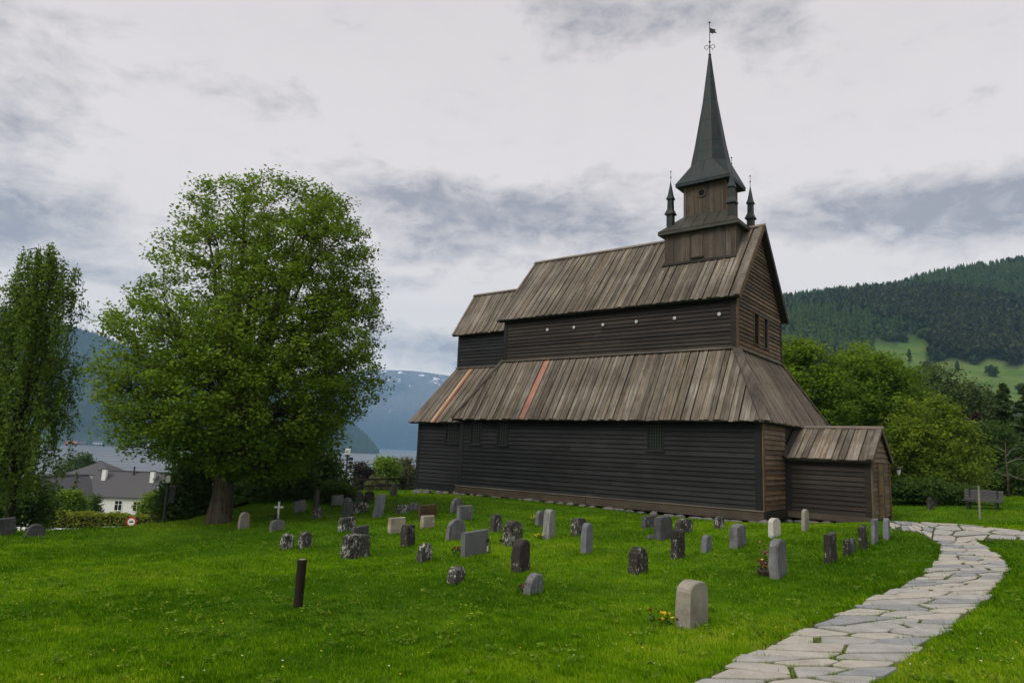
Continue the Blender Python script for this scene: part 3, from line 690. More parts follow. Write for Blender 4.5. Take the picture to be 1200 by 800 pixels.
part_bar('ridge_board', (-20.76, -.09, 12.80), (UL - .3, -.09, 12.80), .24, .07, MT['trim'], upv=(0, -.6, .8))
for s in (-1, 1):
    part_bar('barge_board', (RX1 + .05, s * (UE + .04), ZU - .06), (RX1 + .05, s * .03, RZ + .02), .06, .26, MT['brownv'] if s < 0 else MT['mid'])
    part_bar('verge_board', (RX1 - .06, s * (UE + .03), ZU + .09), (RX1 - .06, s * .06, RZ + .09), .26, .05, MT['trim'], upv=(0, s * .76, .65))
part_bar('verge_board', (RX0 + .06, -(UE + .03), ZU + .08), (RX0 + .06, -.06, RZ + .08), .16, .05, MT['trim'], upv=(0, -.76, .65))
part_bar('verge_board', (-20.68, -2.09, 9.76), (-20.68, -.05, 12.8), .14, .05, MT['trim'], upv=(0, -.83, .56))
part_bar('eave_board', (RX0 + .1, -UE + .2, ZU + .02), (RX1 - .1, -UE + .2, ZU + .02), .05, .2, MT['tarv'])

# porch
PX, PW, PZE, PZR, PEW = 3.467, 2.076, 2.66, 4.12, 2.378
gp = .06
pw = bx((.05, -PW, ZB), (PX, PW, PZE)).build('porch_wall', MT['tarv'], church)
planks(pw, 'wall_board', MT['mid'], [(.0, -PW, .42), (PX, -PW, .42), (PX, -PW, PZE), (.0, -PW, PZE)], (0, 0, 1), (0, -1, 0), .20, .97, .012, wedge=.05, jit=.05)
DY0, DY1 = -.62, .45
planks(pw, 'wall_board', MT['brown'], [(PX, -PW, .30), (PX, PW, .30), (PX, PW, PZE), (PX, -PW, PZE)], (0, 0, 1), (1, 0, 0), .20, .985, .012, wedge=.04, jit=.05, holes=[(-1, 9, -(DY1 + .1 + PW), -(DY0 - .1 + PW))])
pg = B().prism([(PX - .06, -PW, PZE), (PX - .06, PW, PZE), (PX - .06, 0, PZR - .12)], (.05, 0, 0)).build('porch_gable', MT['mid'], church)
planks(pg, 'wall_board', MT['brown'], [(PX, -PW - .1, PZE), (PX, PW + .1, PZE), (PX, 0, PZR - .08)], (0, 0, 1), (1, 0, 0), .23, .985, .02, wedge=.04, jit=.05)
part_bar('corner_board', (PX - .1, -PW - .045, .2), (PX - .1, -PW - .045, PZE), .22, .05, MT['mid'], upv=(0, 1, 0))
part_bar('corner_board', (PX + .045, -PW + .1, .2), (PX + .045, -PW + .1, PZE), .06, .24, MT['brownv'], upv=(0, 1, 0))
part_bar('corner_board', (PX + .045, PW - .08, .2), (PX + .045, PW - .08, PZE), .06, .2, MT['brownv'], upv=(0, 1, 0))
part_bar('corner_board', (.16, -PW - .05, .2), (.16, -PW - .05, PZE), .3, .06, MT['tarv'], upv=(0, 1, 0))
part_bar('sill_beam', (.1, -PW - .01, .28), (PX + .08, -PW - .01, .27), .2, .27, MT['sill'])
dr = bx((PX, DY0, .26), (PX + .03, DY1, 2.62)).build('door', MT['door'], church)
planks(dr, 'door_plank', MT['door'], [(PX + .03, DY0, .28), (PX + .03, DY1, .28), (PX + .03, DY1, 2.58), (PX + .03, DY0, 2.58)], (0, 1, 0), (1, 0, 0), .21, .97, .02)
for zz in (.8, 2.15): bx((PX + .051, DY0 + .05, zz), (PX + .07, DY1 - .05, zz + .1)).build('door_batten', MT['brownv'], dr)
B().lathe([(.035, 0), (.035, .03), (.05, .05), (.03, .08)], 10).build('handle', MT['iron'], dr, (PX + .07, DY0 + .15, 1.25)).rotation_euler = (0, rad(90), 0)
for a, b in ((DY0 - .12, DY0), (DY1, DY1 + .12)): bx((PX, a, .26), (PX + .07, b, 2.64)).build('door_post', MT['brownv'], church)
proof = [(.06, -PEW, PZE + .03), (3.594, -PEW, PZE + .03), (3.594, 0, PZR), (.06, 0, PZR)]
board_roof('porch_roof', proof, (1, 0, 0), .26, wfrac=.90)
slab('porch_roof', [(.06, PEW, PZE + .03), (3.594, PEW, PZE + .03), (3.594, 0, PZR), (.06, 0, PZR)], (0, .52, .85), .08, MT['roofu'])
part_bar('ridge_board', (.36, -.06, PZR + .06), (3.7, -.06, PZR + .06), .26, .08, MT['trim'], upv=(0, -.4, .9))
for s in (-1, 1):
    part_bar('barge_board', (3.62, s * (PEW + .03), PZE - .02), (3.62, s * .02, PZR), .05, .2, MT['brownv'])
    part_bar('verge_board', (3.55, s * (PEW + .02), PZE + .12), (3.55, s * .04, PZR + .08), .2, .05, MT['trim'], upv=(0, s * .52, .85))
part_bar('verge_board', (.12, -PEW - .12, PZE + .10), (.12, -.3, PZR + .0), .26, .06, MT['mid'], upv=(.7, -.52, .6))
lamp = B().bar((PX, PW - .25, 2.45), (PX + .35, PW + .1, 2.5), .03, .03).build('wall_lantern', MT['iron'], church)
B().lathe([(.03, .16), (.13, .05), (.12, 0)], 8, (PX + .4, PW + .15, 2.38)).build('lamp_hood', MT['iron'], lamp)
B().lathe([(.085, .0), (.10, -.04), (.05, -.24)], 8, (PX + .4, PW + .15, 2.38)).build('lamp_glass', MT['paleglass'], lamp)
for i in range(7):
    x = .1 + i * .55 + random.uniform(-.1, .1); wp = chw(x, -PW - .05)
    link('foundation_stone', blob(0, (.26, .16, .12), 50 + i), MT['rock'], church, (x, -PW - .02, gz(wp.x, wp.y) + .05))

# tower
TX0, TX1, TW = -6.03, -2.29, 1.603
zr_at = lambda y: RZ - (RZ - ZU) * abs(y) / UE
tower = B().prism([(TX0 + .03, -TW + .03, 11.9), (TX1 - .03, -TW + .03, 11.9), (TX1 - .03, TW - .03, 11.9), (TX0 + .03, TW - .03, 11.9)], (0, 0, 2.42)).build('tower', MT['tower'], church)
planks(tower, 'tower_plank', MT['tower'], [(TX0, -TW, zr_at(TW) - .05), (TX1, -TW, zr_at(TW) - .05), (TX1, -TW, 14.32), (TX0, -TW, 14.32)], (1, 0, 0), (0, -1, 0), .235, .96, .02, jit=.06)
planks(tower, 'tower_plank', MT['tower'], [(TX1, -TW, zr_at(TW) - .05), (TX1, 0, RZ), (TX1, TW, zr_at(TW)), (TX1, TW, 14.32), (TX1, -TW, 14.32)], (0, 1, 0), (1, 0, 0), .235, .96, .02, jit=.06)
for (x, y) in ((TX0 + .08, -TW - .03), (TX1 - .08, -TW - .03)): part_bar('corner_board', (x, y, zr_at(TW)), (x, y, 14.3), .18, .05, MT['tower'], tower, upv=(0, 1, 0))
part_bar('corner_board', (TX1 + .03, -TW + .06, zr_at(TW) + .1), (TX1 + .03, -TW + .06, 14.3), .05, .18, MT['tower'], tower, upv=(0, 1, 0))
part_bar('flashing_board', (TX0 - .12, -TW - .1, zr_at(TW) + .04), (TX1 + .08, -TW - .1, zr_at(TW) + .04), .2, .06, MT['mid'], tower, upv=(0, -.76, .65))
sh = B().prism([(-4.55, -TW - .022, 12.75), (-3.95, -TW - .022, 12.75), (-3.95, -TW - .022, 13.75), (-4.05, -TW - .022, 13.92), (-4.25, -TW - .022, 13.98), (-4.45, -TW - .022, 13.92), (-4.55, -TW - .022, 13.75)], (0, -.05, 0)).build('hatch', MT['tower'], tower)
bx((-4.6, -TW - .12, 12.68), (-3.9, -TW - .02, 12.76)).build('hatch_sill', MT['mid'], tower)
# copper skirt roof
BX0, BX1, BW = -5.30, -3.02, .87
SO = .30; sz, szt = 14.30, 15.28
e = [(TX0 - SO, -TW - SO, sz), (TX1 + SO, -TW - SO, sz), (TX1 + SO, TW + SO, sz), (TX0 - SO, TW + SO, sz)]
tpt = [(BX0, -BW, szt), (BX1, -BW, szt), (BX1, BW, szt), (BX0, BW, szt)]
skirt = B()
vs = [Vector(p) for p in e] + [Vector(p) for p in tpt] + [Vector(p) - Vector((0, 0, .16)) for p in e]
skirt.add(vs, [(0, 1, 5, 4), (1, 2, 6, 5), (2, 3, 7, 6), (3, 0, 4, 7), (8, 9, 1, 0), (9, 10, 2, 1), (10, 11, 3, 2), (11, 8, 0, 3), (11, 10, 9, 8), (4, 5, 6, 7)])
skirt = skirt.build('tower_skirt_roof', MT['copperbrown'], tower)
for k in range(4):
    poly = [e[k], e[(k + 1) % 4], tpt[(k + 1) % 4], tpt[k]]; N = nrm(poly); N = N if N.z > 0 else -N
    planks(skirt, 'copper_sheet', MT['copperbrown'], poly, Vector(e[(k + 1) % 4]) - Vector(e[k]), N, .62, .96, .02, lift=.006)
# belfry box with vertical planks and round opening
bf = bx((BX0 + .02, -BW + .02, 15.2), (BX1 - .02, BW - .02, 17.2)).build('belfry', MT['tower'], church)
cxp = (BX0 + BX1) / 2 - .12
planks(bf, 'tower_plank', MT['tower'], [(BX0, -BW, szt - .1), (BX1, -BW, szt - .1), (BX1, -BW, 17.15), (BX0, -BW, 17.15)], (1, 0, 0), (0, -1, 0), .21, .96, .02, jit=.06)
planks(bf, 'tower_plank', MT['ochre'], [(BX1, -BW, szt - .1), (BX1, BW, szt - .1), (BX1, BW, 17.15), (BX1, -BW, 17.15)], (0, 1, 0), (1, 0, 0), .21, .96, .02, jit=.06)
for (x, y) in ((BX0 + .06, -BW - .03), (BX1 - .06, -BW - .03)): part_bar('corner_board', (x, y, szt - .05), (x, y, 17.1), .14, .04, MT['tower'], bf, upv=(0, 1, 0))
rh = B().lathe([(.25, 0), (.25, .06), (.17, .06), (.17, .03)], 20).build('round_frame', MT['tower'], bf, (cxp, -BW - .02, 16.45)); rh.rotation_euler = (rad(90), 0, 0)
B().lathe([(.17, .0), (.17, .033)], 20).build('round_opening', MT['void'], bf, (cxp, -BW - .02, 16.45)).rotation_euler = (rad(90), 0, 0)
# spire: square flared foot to an eight-sided shaft
SX, SY = (BX0 + BX1) / 2, 0.0
spire = B(); hx, hy = (BX1 - BX0) / 2 + .34, BW + .36; zf, zo, zp = 17.06, 18.30, 24.74
foot = [(SX - hx, -hy, zf), (SX + hx, -hy, zf), (SX + hx, hy, zf), (SX - hx, hy, zf)]
def octo(rx, ry, z, s_=.4142): return [(SX - rx * s_, -ry, z), (SX + rx * s_, -ry, z), (SX + rx, -ry * s_, z), (SX + rx, ry * s_, z), (SX + rx * s_, ry, z), (SX - rx * s_, ry, z), (SX - rx, ry * s_, z), (SX - rx, -ry * s_, z)]
rings = [octo(.98, .78, zo), octo(.76, .62, 19.45), octo(.36, .30, 22.0), octo(.05, .05, zp)]
vs = foot + [(p[0], p[1], p[2] - .14) for p in foot] + rings[0]
fs = [(0, 1, 9, 8), (1, 2, 11, 10), (2, 3, 13, 12), (3, 0, 15, 14), (0, 8, 15), (1, 10, 9), (2, 12, 11), (3, 14, 13), (4, 5, 1, 0), (5, 6, 2, 1), (6, 7, 3, 2), (7, 4, 0, 3), (7, 6, 5, 4)]
spire.add(vs, fs)
for a, b in zip(rings, rings[1:]): spire.add(a + b, [(k, (k + 1) % 8, 8 + (k + 1) % 8, 8 + k) for k in range(8)])
spire = spire.build('spire', MT['copper'], church)
def sheet(poly, th=.014):
    N = nrm(poly); c = sum((Vector(p) for p in poly), Vector()) / len(poly)
    if N.dot(c - Vector((SX, SY, c.z - .5))) < 0: N = -N
    poly = [Vector(p) for p in poly]; poly = [c + (p - c) * .985 - c for p in poly]
    B().prism([p + N * .004 for p in poly], N * th).build('copper_sheet', MT['copper'], spire, c)
for f in fs[:8]:
    q = [vs[i] for i in f]
    if len(q) == 4:
        m0 = [(a + b) / 2 for a, b in zip(q[0], q[1])]; m1 = [(a + b) / 2 for a, b in zip(q[2], q[3])]
        sheet([q[0], m0, m1, q[3]]); sheet([m0, q[1], q[2], m1])
    else: sheet(q)
for a, b in zip(rings, rings[1:]):
    for k in range(8):
        k2 = (k + 1) % 8; a0, a1, b0, b1 = (np.array(x) for x in (a[k], a[k2], b[k], b[k2])); mid0 = a0 * .5 + b0 * .5; mid1 = a1 * .5 + b1 * .5
        sheet([a0, a1, mid1, mid0]); sheet([mid0, mid1, b1, b0])
for k in range(8):
    B().tube([r_[k] for r_ in rings], [.03, .028, .022, .015], 5).build('seam', MT['copper'], spire)
for k in range(4):
    for j in ((2 * k - 1) % 8, 2 * k): B().bar(foot[k], rings[0][j], .04, .04).build('seam', MT['copper'], spire)
# weather vane
vane = B().tube([(SX, 0, 24.6), (SX, 0, 26.85)], [.035, .018], 6).build('weather_vane', MT['iron'], church)
B().lathe([(.02, -.09), (.09, 0), (.02, .09)], 8, (SX, 0, 24.82)).build('ball', MT['iron'], vane)
B().lathe([(.02, -.06), (.065, 0), (.02, .06)], 8, (SX, 0, 26.78)).build('ball', MT['iron'], vane)
fl = B(); fd = Vector((.75, .65, 0)).normalized(); o_ = Vector((SX, 0, 0))
pts = [(0, 26.46), (.2, 26.39), (.36, 26.37), (.29, 26.29), (.40, 26.17), (.24, 26.16), (.17, 26.10), (0, 26.17)]
fl.prism([o_ + fd * a + Vector((0, 0, z)) for a, z in pts], fd.cross(Vector((0, 0, 1))) * .02); fl.build('flag', MT['iron'], vane)
sc_ = B()
for k in range(4):
    d = Vector((math.cos(k * math.pi / 2 + .4), math.sin(k * math.pi / 2 + .4), 0))
    sc_.tube([o_ + d * a + Vector((0, 0, z)) for a, z in ((0, 25.3), (.15, 25.42), (.26, 25.36), (.28, 25.22), (.2, 25.18))], [.018] * 5, 5)
    sc_.tube([o_ + d * a + Vector((0, 0, z)) for a, z in ((0, 25.3), (.12, 25.2), (.17, 25.08))], [.016] * 3, 5)
sc_.build('scroll', MT['iron'], vane); B().lathe([(.02, -.07), (.07, 0), (.02, .07)], 8, (SX, 0, 25.6)).build('ball', MT['iron'], vane)
# corner pinnacles
def pinnacle(x, y, z):
    q = math.sqrt(2); b = B()
    prof = [(.17, -.3), (.17, .86), (.25, .84), (.25, .90), (.145, 1.16), (.13, 1.72), (.185, 1.70), (.185, 1.76), (.12, 1.95), (.012, 2.72)]
    o = b.lathe([(r * q, h) for r, h in prof], 4, (0, 0, 0), math.pi / 4, .97, .97).build('pinnacle', MT['copper'], church, (x, y, z))
    fn = B().tube([(0, 0, 2.6), (0, 0, 3.35)], [.018, .01], 5); fn.lathe([(.01, -.05), (.05, 0), (.01, .05)], 7, (0, 0, 2.98)); fn.lathe([(.01, -.05), (.045, 0), (.01, .05)], 7, (0, 0, 3.3))
    fn.build('finial', MT['iron'], o); return o
for x in (TX0 + .2, TX1 - .2):
    for y in (-TW + .2, TW - .2): pinnacle(x, y, 14.5)

# ------------------------------------------------------------------ gravestones
def stone_mesh(wd, ht, th, kind, rough, seed):
    rr = random.Random(seed); h = wd / 2; pts = []
    if kind == 'flat': pts = [(-h, ht * .98), (h, ht)]
    elif kind == 'round': pts = [(h * math.cos(a), ht - h * .9 + h * .9 * math.sin(a)) for a in [math.pi * (1 - k / 8) for k in range(9)]] if ht > wd * .6 else [(h * math.cos(a), ht * .55 + ht * .45 * math.sin(a)) for a in [math.pi * (1 - k / 8) for k in range(9)]]
    elif kind == 'arch': pts = [(h * math.cos(a), ht * .80 + ht * .20 * math.sin(a)) for a in [math.pi * (1 - k / 8) for k in range(9)]]
    elif kind == 'shoulder': pts = [(-h, ht * .78), (-h * .62, ht * .80)] + [(h * .62 * math.cos(a), ht * .80 + ht * .20 * math.sin(a)) for a in [math.pi * (1 - k / 6) for k in range(7)]] + [(h * .62, ht * .80), (h, ht * .78)]
    elif kind == 'rough': pts = [(-h, ht * rr.uniform(.82, .95)), (-h * .5, ht * rr.uniform(.93, 1)), (0, ht), (h * .5, ht * rr.uniform(.92, 1)), (h, ht * rr.uniform(.8, .95))]
    elif kind == 'point': pts = [(-h * .8, ht * .86), (0, ht), (h * .8, ht * .86)]
    elif kind == 'taper': pts = [(h * .72 * math.cos(a), ht * .88 + ht * .12 * math.sin(a)) for a in [math.pi * (1 - k / 6) for k in range(7)]]
    base = -.18
    left = [(-h * (1.0 if kind != 'taper' else 1.05), base + (pts[0][1] - base) * k / 4) for k in range(4)]
    right = [(h * (1.0 if kind != 'taper' else 1.05), pts[-1][1] - (pts[-1][1] - base) * k / 4) for k in range(1, 5)]
    if kind in ('taper', 'point'):
        left = [(-h + (h + pts[0][0]) * k / 4, base + (pts[0][1] - base) * k / 4) for k in range(4)]
        right = [(pts[-1][0] + (h - pts[-1][0]) * k / 4, pts[-1][1] - (pts[-1][1] - base) * k / 4) for k in range(1, 5)]
    prof = left + pts + right
    bm = bmesh.new(); nl = 4; lay = []
    for j in range(nl):
        y = -th / 2 + th * j / (nl - 1); lay.append([bm.verts.new((x, y, z)) for x, z in prof])
    n = len(prof)
    for j in range(nl - 1):
        for k in range(n): bm.faces.new((lay[j][k], lay[j][(k + 1) % n], lay[j + 1][(k + 1) % n], lay[j + 1][k]))
    f0 = bm.faces.new(lay[0][::-1]); f1 = bm.faces.new(lay[-1])
    bev = [e_ for e_ in bm.edges if (f0 in e_.link_faces or f1 in e_.link_faces)]
    bmesh.ops.bevel(bm, geom=bev, offset=min(.015 + rough * .02, th * .2), segments=1, affect='EDGES')
    if rough:
        ph = [rr.uniform(0, 6) for _ in range(6)]
        bmesh.ops.triangulate(bm, faces=[f for f in bm.faces if len(f.verts) > 4])
        bmesh.ops.subdivide_edges(bm, edges=[e_ for e_ in bm.edges if e_.calc_length() > .22], cuts=1, use_grid_fill=True)
        for v in bm.verts:
            c = v.co; a_ = rough * .016
            v.co += Vector((math.sin(c.z * 13 + ph[0]) + math.sin(c.z * 29 + ph[1]) * .6, math.sin(c.x * 15 + c.z * 11 + ph[2]), math.sin(c.x * 19 + ph[3]) * .8 + rr.uniform(-.5, .5))) * a_
    bmesh.ops.recalc_face_normals(bm, faces=bm.faces)
    me = bpy.data.meshes.new('gravestone'); bm.to_mesh(me); bm.free(); return me
WEST = math.atan2(EY.y, EY.x)
GRAVES = [ # u0 u1 vtop vbase shape material thickness rough lean(deg sideways) extra yaw(deg) label
 (278.5, 291, 600, 620.5, 'round', 'pink', .12, .2, 0, 0, 'pinkish round-topped gravestone standing nearest the big tree trunk'),
 (316, 332.5, 609, 622.5, 'rough', 'grey', .16, .6, 0, 0, 'low speckled grey gravestone just in front of the small white cross'),
 (344, 358, 586.5, 601, 'flat', 'grey', .12, .2, -6, 0, 'plain grey slab gravestone tilted to one side, behind and right of the white cross'),
 (366, 372.5, 572.5, 598, 'point', 'dark', .14, .1, 2, 0, 'thin dark pointed obelisk gravestone left of the clipped bush'),
 (366.5, 377, 594, 609, 'rough', 'mottled', .14, .7, 0, 0, 'small mottled gravestone at the foot of the thin dark obelisk'),
 (388, 402, 580, 593, 'flat', 'grey', .12, .2, 0, 0, 'grey flat-topped gravestone right in front of the clipped bush'),
 (400, 412, 583, 607, 'round', 'dark', .13, .2, 2, 0, 'tall dark narrow round-topped gravestone in front of the clipped bush'),
 (396, 416, 606, 623, 'flat', 'mottled', .18, .6, 0, 0, 'dark speckled block gravestone below the tall dark narrow one'),
 (412, 426, 575, 588.5, 'round', 'dark', .12, .2, 0, 0, 'dark round-topped gravestone by the floodlight post near the rail fence'),
 (412, 432, 588, 601, 'rough', 'mottled', .16, .6, 0, 0, 'wide brownish mottled gravestone in front of the dark round-topped one'),
 (427, 438, 575, 588.5, 'rough', 'black', .14, .6, 0, 0, 'small black mottled gravestone by the rail fence beside the leaning slab'),
 (436, 448, 579, 607, 'flat', 'blue', .12, .3, 7, 0, 'tall blue-grey slab gravestone leaning to the right'),
 (457, 465, 565, 582, 'shoulder', 'dark', .2, .2, 0, 0, 'dark post-like gravestone with a narrow neck standing against the rail fence'),
 (463, 480, 591, 602, 'rough', 'mottled', .15, .7, 0, 0, 'low wide mottled gravestone left of the brown slab'),
 (478, 490, 589, 599.5, 'rough', 'grey', .13, .4, 0, 0, 'low grey gravestone touching the low mottled one left of the brown slab'),
 (490, 512, 591, 607, 'flat', 'brown', .10, .1, 0, 0, 'rust brown slab gravestone with a slightly hollow top'),
 (492, 509, 604, 619.5, 'flat', 'beige', .16, .4, 0, 0, 'beige granite block gravestone in front of the rust brown slab'),
 (454, 474.5, 606, 625, 'flat', 'beige', .16, .5, 0, 0, 'wide lichened beige granite gravestone left of the other beige one'),
 (412, 432, 616, 628, 'flat', 'dark', .12, .3, -2, 0, 'dark slab gravestone showing just behind the big lichen block'),
 (399, 432.5, 626, 654.5, 'rough', 'mottled', .26, .7, 0, 0, 'broad lichen-covered block gravestone, the widest on the left half of the lawn'),
 (469, 486, 615, 641, 'flat', 'black', .26, .6, 0, 0, 'black square-topped column gravestone with white lichen spots'),
 (328, 343.5, 625, 644.5, 'rough', 'mottled', .18, .7, 0, 0, 'left one of two small mottled gravestones side by side in front of the white cross'),
 (349, 364.5, 623, 643, 'rough', 'mottled', .18, .6, 0, 0, 'right one of two small mottled gravestones side by side in front of the white cross'),
 (488, 506, 637, 658.5, 'rough', 'mottled', .18, .9, 0, 0, 'small black and white mottled gravestone with a narrowed top left of the smooth grey slab'),
 (523, 544.5, 665, 685, 'rough', 'mottled', .22, 1.0, 4, 0, 'low heavily lichened stump of a gravestone alone in the foreground grass'),
 (522, 546, 608, 633, 'round', 'grey', .14, .3, 3, 0, 'streaked grey round-topped gravestone just behind the smooth modern slab'),
 (540, 572.5, 622, 650.5, 'flat', 'smooth', .14, 0, -1, 0, 'smooth modern grey slab gravestone with straight edges'),
 (527, 542.5, 583, 600.5, 'round', 'grey', .13, .5, 4, 0, 'worn grey round-topped gravestone close to the step in the church wall'),
 (535, 553.5, 592, 610.5, 'flat', 'grey', .16, .4, 0, 0, 'rough grey square gravestone in front of the round one near the church wall'),
 (574, 588, 602, 623.5, 'round', 'mottled', .16, .8, 0, 0, 'narrow mottled round-topped gravestone alone near the church wall with lichen blotches'),
 (589, 612, 610, 640, 'rough', 'mottled', .26, .7, 0, 0, 'big square mottled gravestone with pale lichen on top right of the smooth slab'),
 (598, 620.5, 633, 671, 'arch', 'black', .24, .7, 2, 0, 'tall black round-shouldered gravestone spotted with lichen, in the centre foreground'),
 (613, 636.5, 672, 697, 'round', 'grey', .16, .5, 6, 0, 'small leaning grey gravestone with a lichen cap, in front of the tall black one'),
 (635, 651, 597, 632, 'taper', 'light', .24, .2, 0, 0, 'tall light grey tapering gravestone with a rounded head near the church wall'),
 (627, 638, 598, 616, 'round', 'grey', .14, .3, 0, 0, 'grey gravestone half hidden behind the tall light tapering one'),
 (669, 688, 607, 628, 'rough', 'mottled', .2, .7, 0, 0, 'mottled gravestone half hidden behind the slim grey standing stone'),
 (680, 694, 613, 648.5, 'arch', 'blue', .2, .2, 0, 0, 'slim blue-grey standing gravestone with a softly rounded top'),
 (792, 829.5, 682, 735, 'arch', 'granite', .30, .12, 0, 0, 'large pale speckled granite gravestone with a curved top, nearest to the path'),
 (736, 759, 641, 673, 'shoulder', 'black', .24, .4, 0, 0, 'black stepped gravestone with a raised rounded middle and side shoulders'),
 (786, 802.5, 621, 655, 'flat', 'black', .2, .5, 0, 0, 'narrow upright black gravestone speckled with lichen in front of the broken-looking ones'),
 (767, 789, 604, 633, 'rough', 'dark', .24, .6, -2, 0, 'streaked dark grey gravestone with a jagged top close to the church wall'),
 (752, 769, 604, 619, 'flat', 'dark', .16, .4, 0, 0, 'low dark square gravestone close to the church wall, left of the jagged one'),
 (791, 812, 608, 625, 'rough', 'mottled', .2, .7, 0, 0, 'low rough mottled gravestone right of the jagged dark one'),
 (837, 849, 605, 620.5, 'rough', 'mottled', .16, .5, 0, 0, 'small mottled gravestone alone under the dark wall left of the church corner'),
 (854, 875.5, 614, 641, 'rough', 'grey', .22, .8, -2, 0, 'rough grey lichened gravestone in front of the church corner'),
 (821, 834.5, 627, 646.5, 'taper', 'blue', .16, .2, 0, 0, 'small blue-grey tapered gravestone in open grass before the church corner'),
 (901, 915, 607, 630, 'arch', 'pale', .16, .05, 0, 0, 'smooth cream white round-topped gravestone by the porch corner'),
 (939.5, 948, 596.5, 623, 'arch', 'granite', .2, .2, 0, 0, 'narrow brownish post gravestone against the porch wall'),
 (901, 923, 632.5, 676.5, 'arch', 'grey', .2, .6, 3, 0, 'tall grey lichened gravestone with a flower bowl at its side'),
 (966, 981.5, 625, 659.5, 'flat', 'black', .2, .7, -3, 0, 'tall black lichen-topped gravestone, leftmost of the short row before the porch'),
 (987.5, 998, 632, 651.5, 'flat', 'black', .18, .5, 0, 0, 'short black gravestone, front one of a touching pair before the porch'),
 (994, 1004.5, 630.5, 649, 'round', 'dark', .18, .4, 0, 0, 'short dark round-topped gravestone, back one of a touching pair before the porch'),
 (1006, 1018.5, 616, 643.5, 'flat', 'black', .2, .6, -7, 0, 'dark gravestone leaning left with a white lichen cap near the porch'),
 (1021, 1029.5, 608, 637.5, 'flat', 'blue', .16, .2, 0, 0, 'narrow smooth blue-grey post gravestone before the church door'),
 (1033, 1045.5, 607, 632, 'taper', 'blue', .16, .2, 0, 0, 'blue-grey rounded gravestone beside the path end at the church door'),
 (1087, 1094.5, 583, 597.5, 'rough', 'black', .2, .6, 0, 0, 'small black gravestone with a pale lichen top across the path'),
 (1093, 1101.5, 580.5, 592.5, 'flat', 'dark', .3, .3, 0, 0, 'small dark block gravestone with a pale top across the path, behind the black one'),
 (-6, 15, 607, 627.5, 'flat', 'dark', .2, .5, -3, 0, 'dark grey gravestone under the birch, cut by the frame edge'),
 (30, 49.5, 614, 629.5, 'round', 'dark', .2, .6, 8, 0, 'low dark leaning gravestone at the lawn edge under the birch'),
]
GPOS = []
for i, (ua, ub, vt, vb, shp, ml, th, rg, lean, dyaw, lab) in enumerate(GRAVES):
    p = hit((ua + ub) / 2, vb); mpx = (p - Vector((0, 0, EYE))).dot(fw) / FPX
    yaw = WEST + rad(dyaw + random.uniform(-7, 7)); azv = math.atan2(p.x, p.y); rdir = Vector((math.cos(azv), -math.sin(azv)))
    c1 = abs(rdir.x * math.cos(yaw) + rdir.y * math.sin(yaw)); c2 = abs(-rdir.x * math.sin(yaw) + rdir.y * math.cos(yaw))
    tot = (ub - ua) * mpx; th = min(th * 1.0, tot * .45 / max(c2, .2)); wd = max(.16, (tot - th * c2) / max(c1, .3)); ht = (vb - vt) * mpx
    away = Vector((math.sin(azv), math.cos(azv), 0)); q = p + away * (th * .4)
    me = stone_mesh(wd, ht, th, shp, rg, i * 7 + 3)
    o = link('gravestone', me, ST[ml], None, (q.x, q.y, gz(q.x, q.y) - .01)); o.rotation_euler = (rad(random.uniform(-2, 2)), rad(lean), yaw)
    tag(o, lab, 'gravestone', 'gravestones on the churchyard lawn'); GPOS.append((q, wd, yaw))

# white cross
p = hit(325.5, 608); mpx = p.y / FPX
cr = B().box((-.035, -.03, -.1), (.035, .03, 19.5 * mpx)).box((-.17, -.028, 12.2 * mpx), (.17, .028, 12.2 * mpx + .075)).build('cross', MT['white'], None, p, bevel=.006)
cr.rotation_euler = (0, 0, .2); tag(cr, 'small white wooden cross standing in the grass near the big tree', 'cross')
# flowers and grave goods
def flower_pot(u, v, r, h, cols, label, n=14, bowl=True, name='flower_pot', cat='flowers'):
    p = hit(u, v); e_ = empty(name, p); tag(e_, label, cat, None)
    if bowl: B().lathe([(r * .6, -.02), (r, h * .35), (r * .92, h * .35), (r * .85, h * .3)], 12).build('bowl', MT['pot'], e_)
    g = B()
    for k in range(40):
        a = random.uniform(0, 6.28); q = r * math.sqrt(random.random()); c = Vector((q * math.cos(a), q * math.sin(a), h * random.uniform(.2, .8))); d = Vector((random.uniform(-1, 1), random.uniform(-1, 1), random.uniform(.2, 1))).normalized() * .07
        s_ = d.cross(Vector((.3, .2, 1))).normalized() * .025; g.add([c - d * .5, c + s_, c + d * .5, c - s_], [(0, 1, 2, 3)])
    g.build('leaves', MT['leafy'], e_)
    for k in range(n):
        a = random.uniform(0, 6.28); q = r * math.sqrt(random.random()); c = (q * math.cos(a), q * math.sin(a), h * random.uniform(.55, 1.0))
        B().lathe([(.006, -.02), (.024, .0), (.032, .016), (.012, .01)], 7).build('flower_head', MT[random.choice(cols)], e_, c).rotation_euler = (random.uniform(-.5, .5), random.uniform(-.5, .5), 0)
    return e_
flower_pot(897, 675, .20, .34, ['petal_p', 'petal_r', 'petal_r', 'petal_y'], 'dark bowl of red and pale flowers beside the tall grey lichened gravestone', 16)
flower_pot(895, 668, .09, .62, ['petal_p', 'petal_r'], 'small tall pot with pale red blooms behind the flower bowl', 7)
flower_pot(781, 733, .26, .20, ['petal_y', 'petal_r', 'petal_y'], 'clump of yellow and dark red flowers left of the large granite gravestone', 11, bowl=False)
flower_pot(535, 650, .13, .22, ['petal_r'], 'bright red flowers at the left end of the smooth grey slab', 10, bowl=False)
flower_pot(626, 613, .15, .30, ['petal_y'], 'yellow flowers beside the half hidden grey gravestone by the church wall', 10, bowl=False)
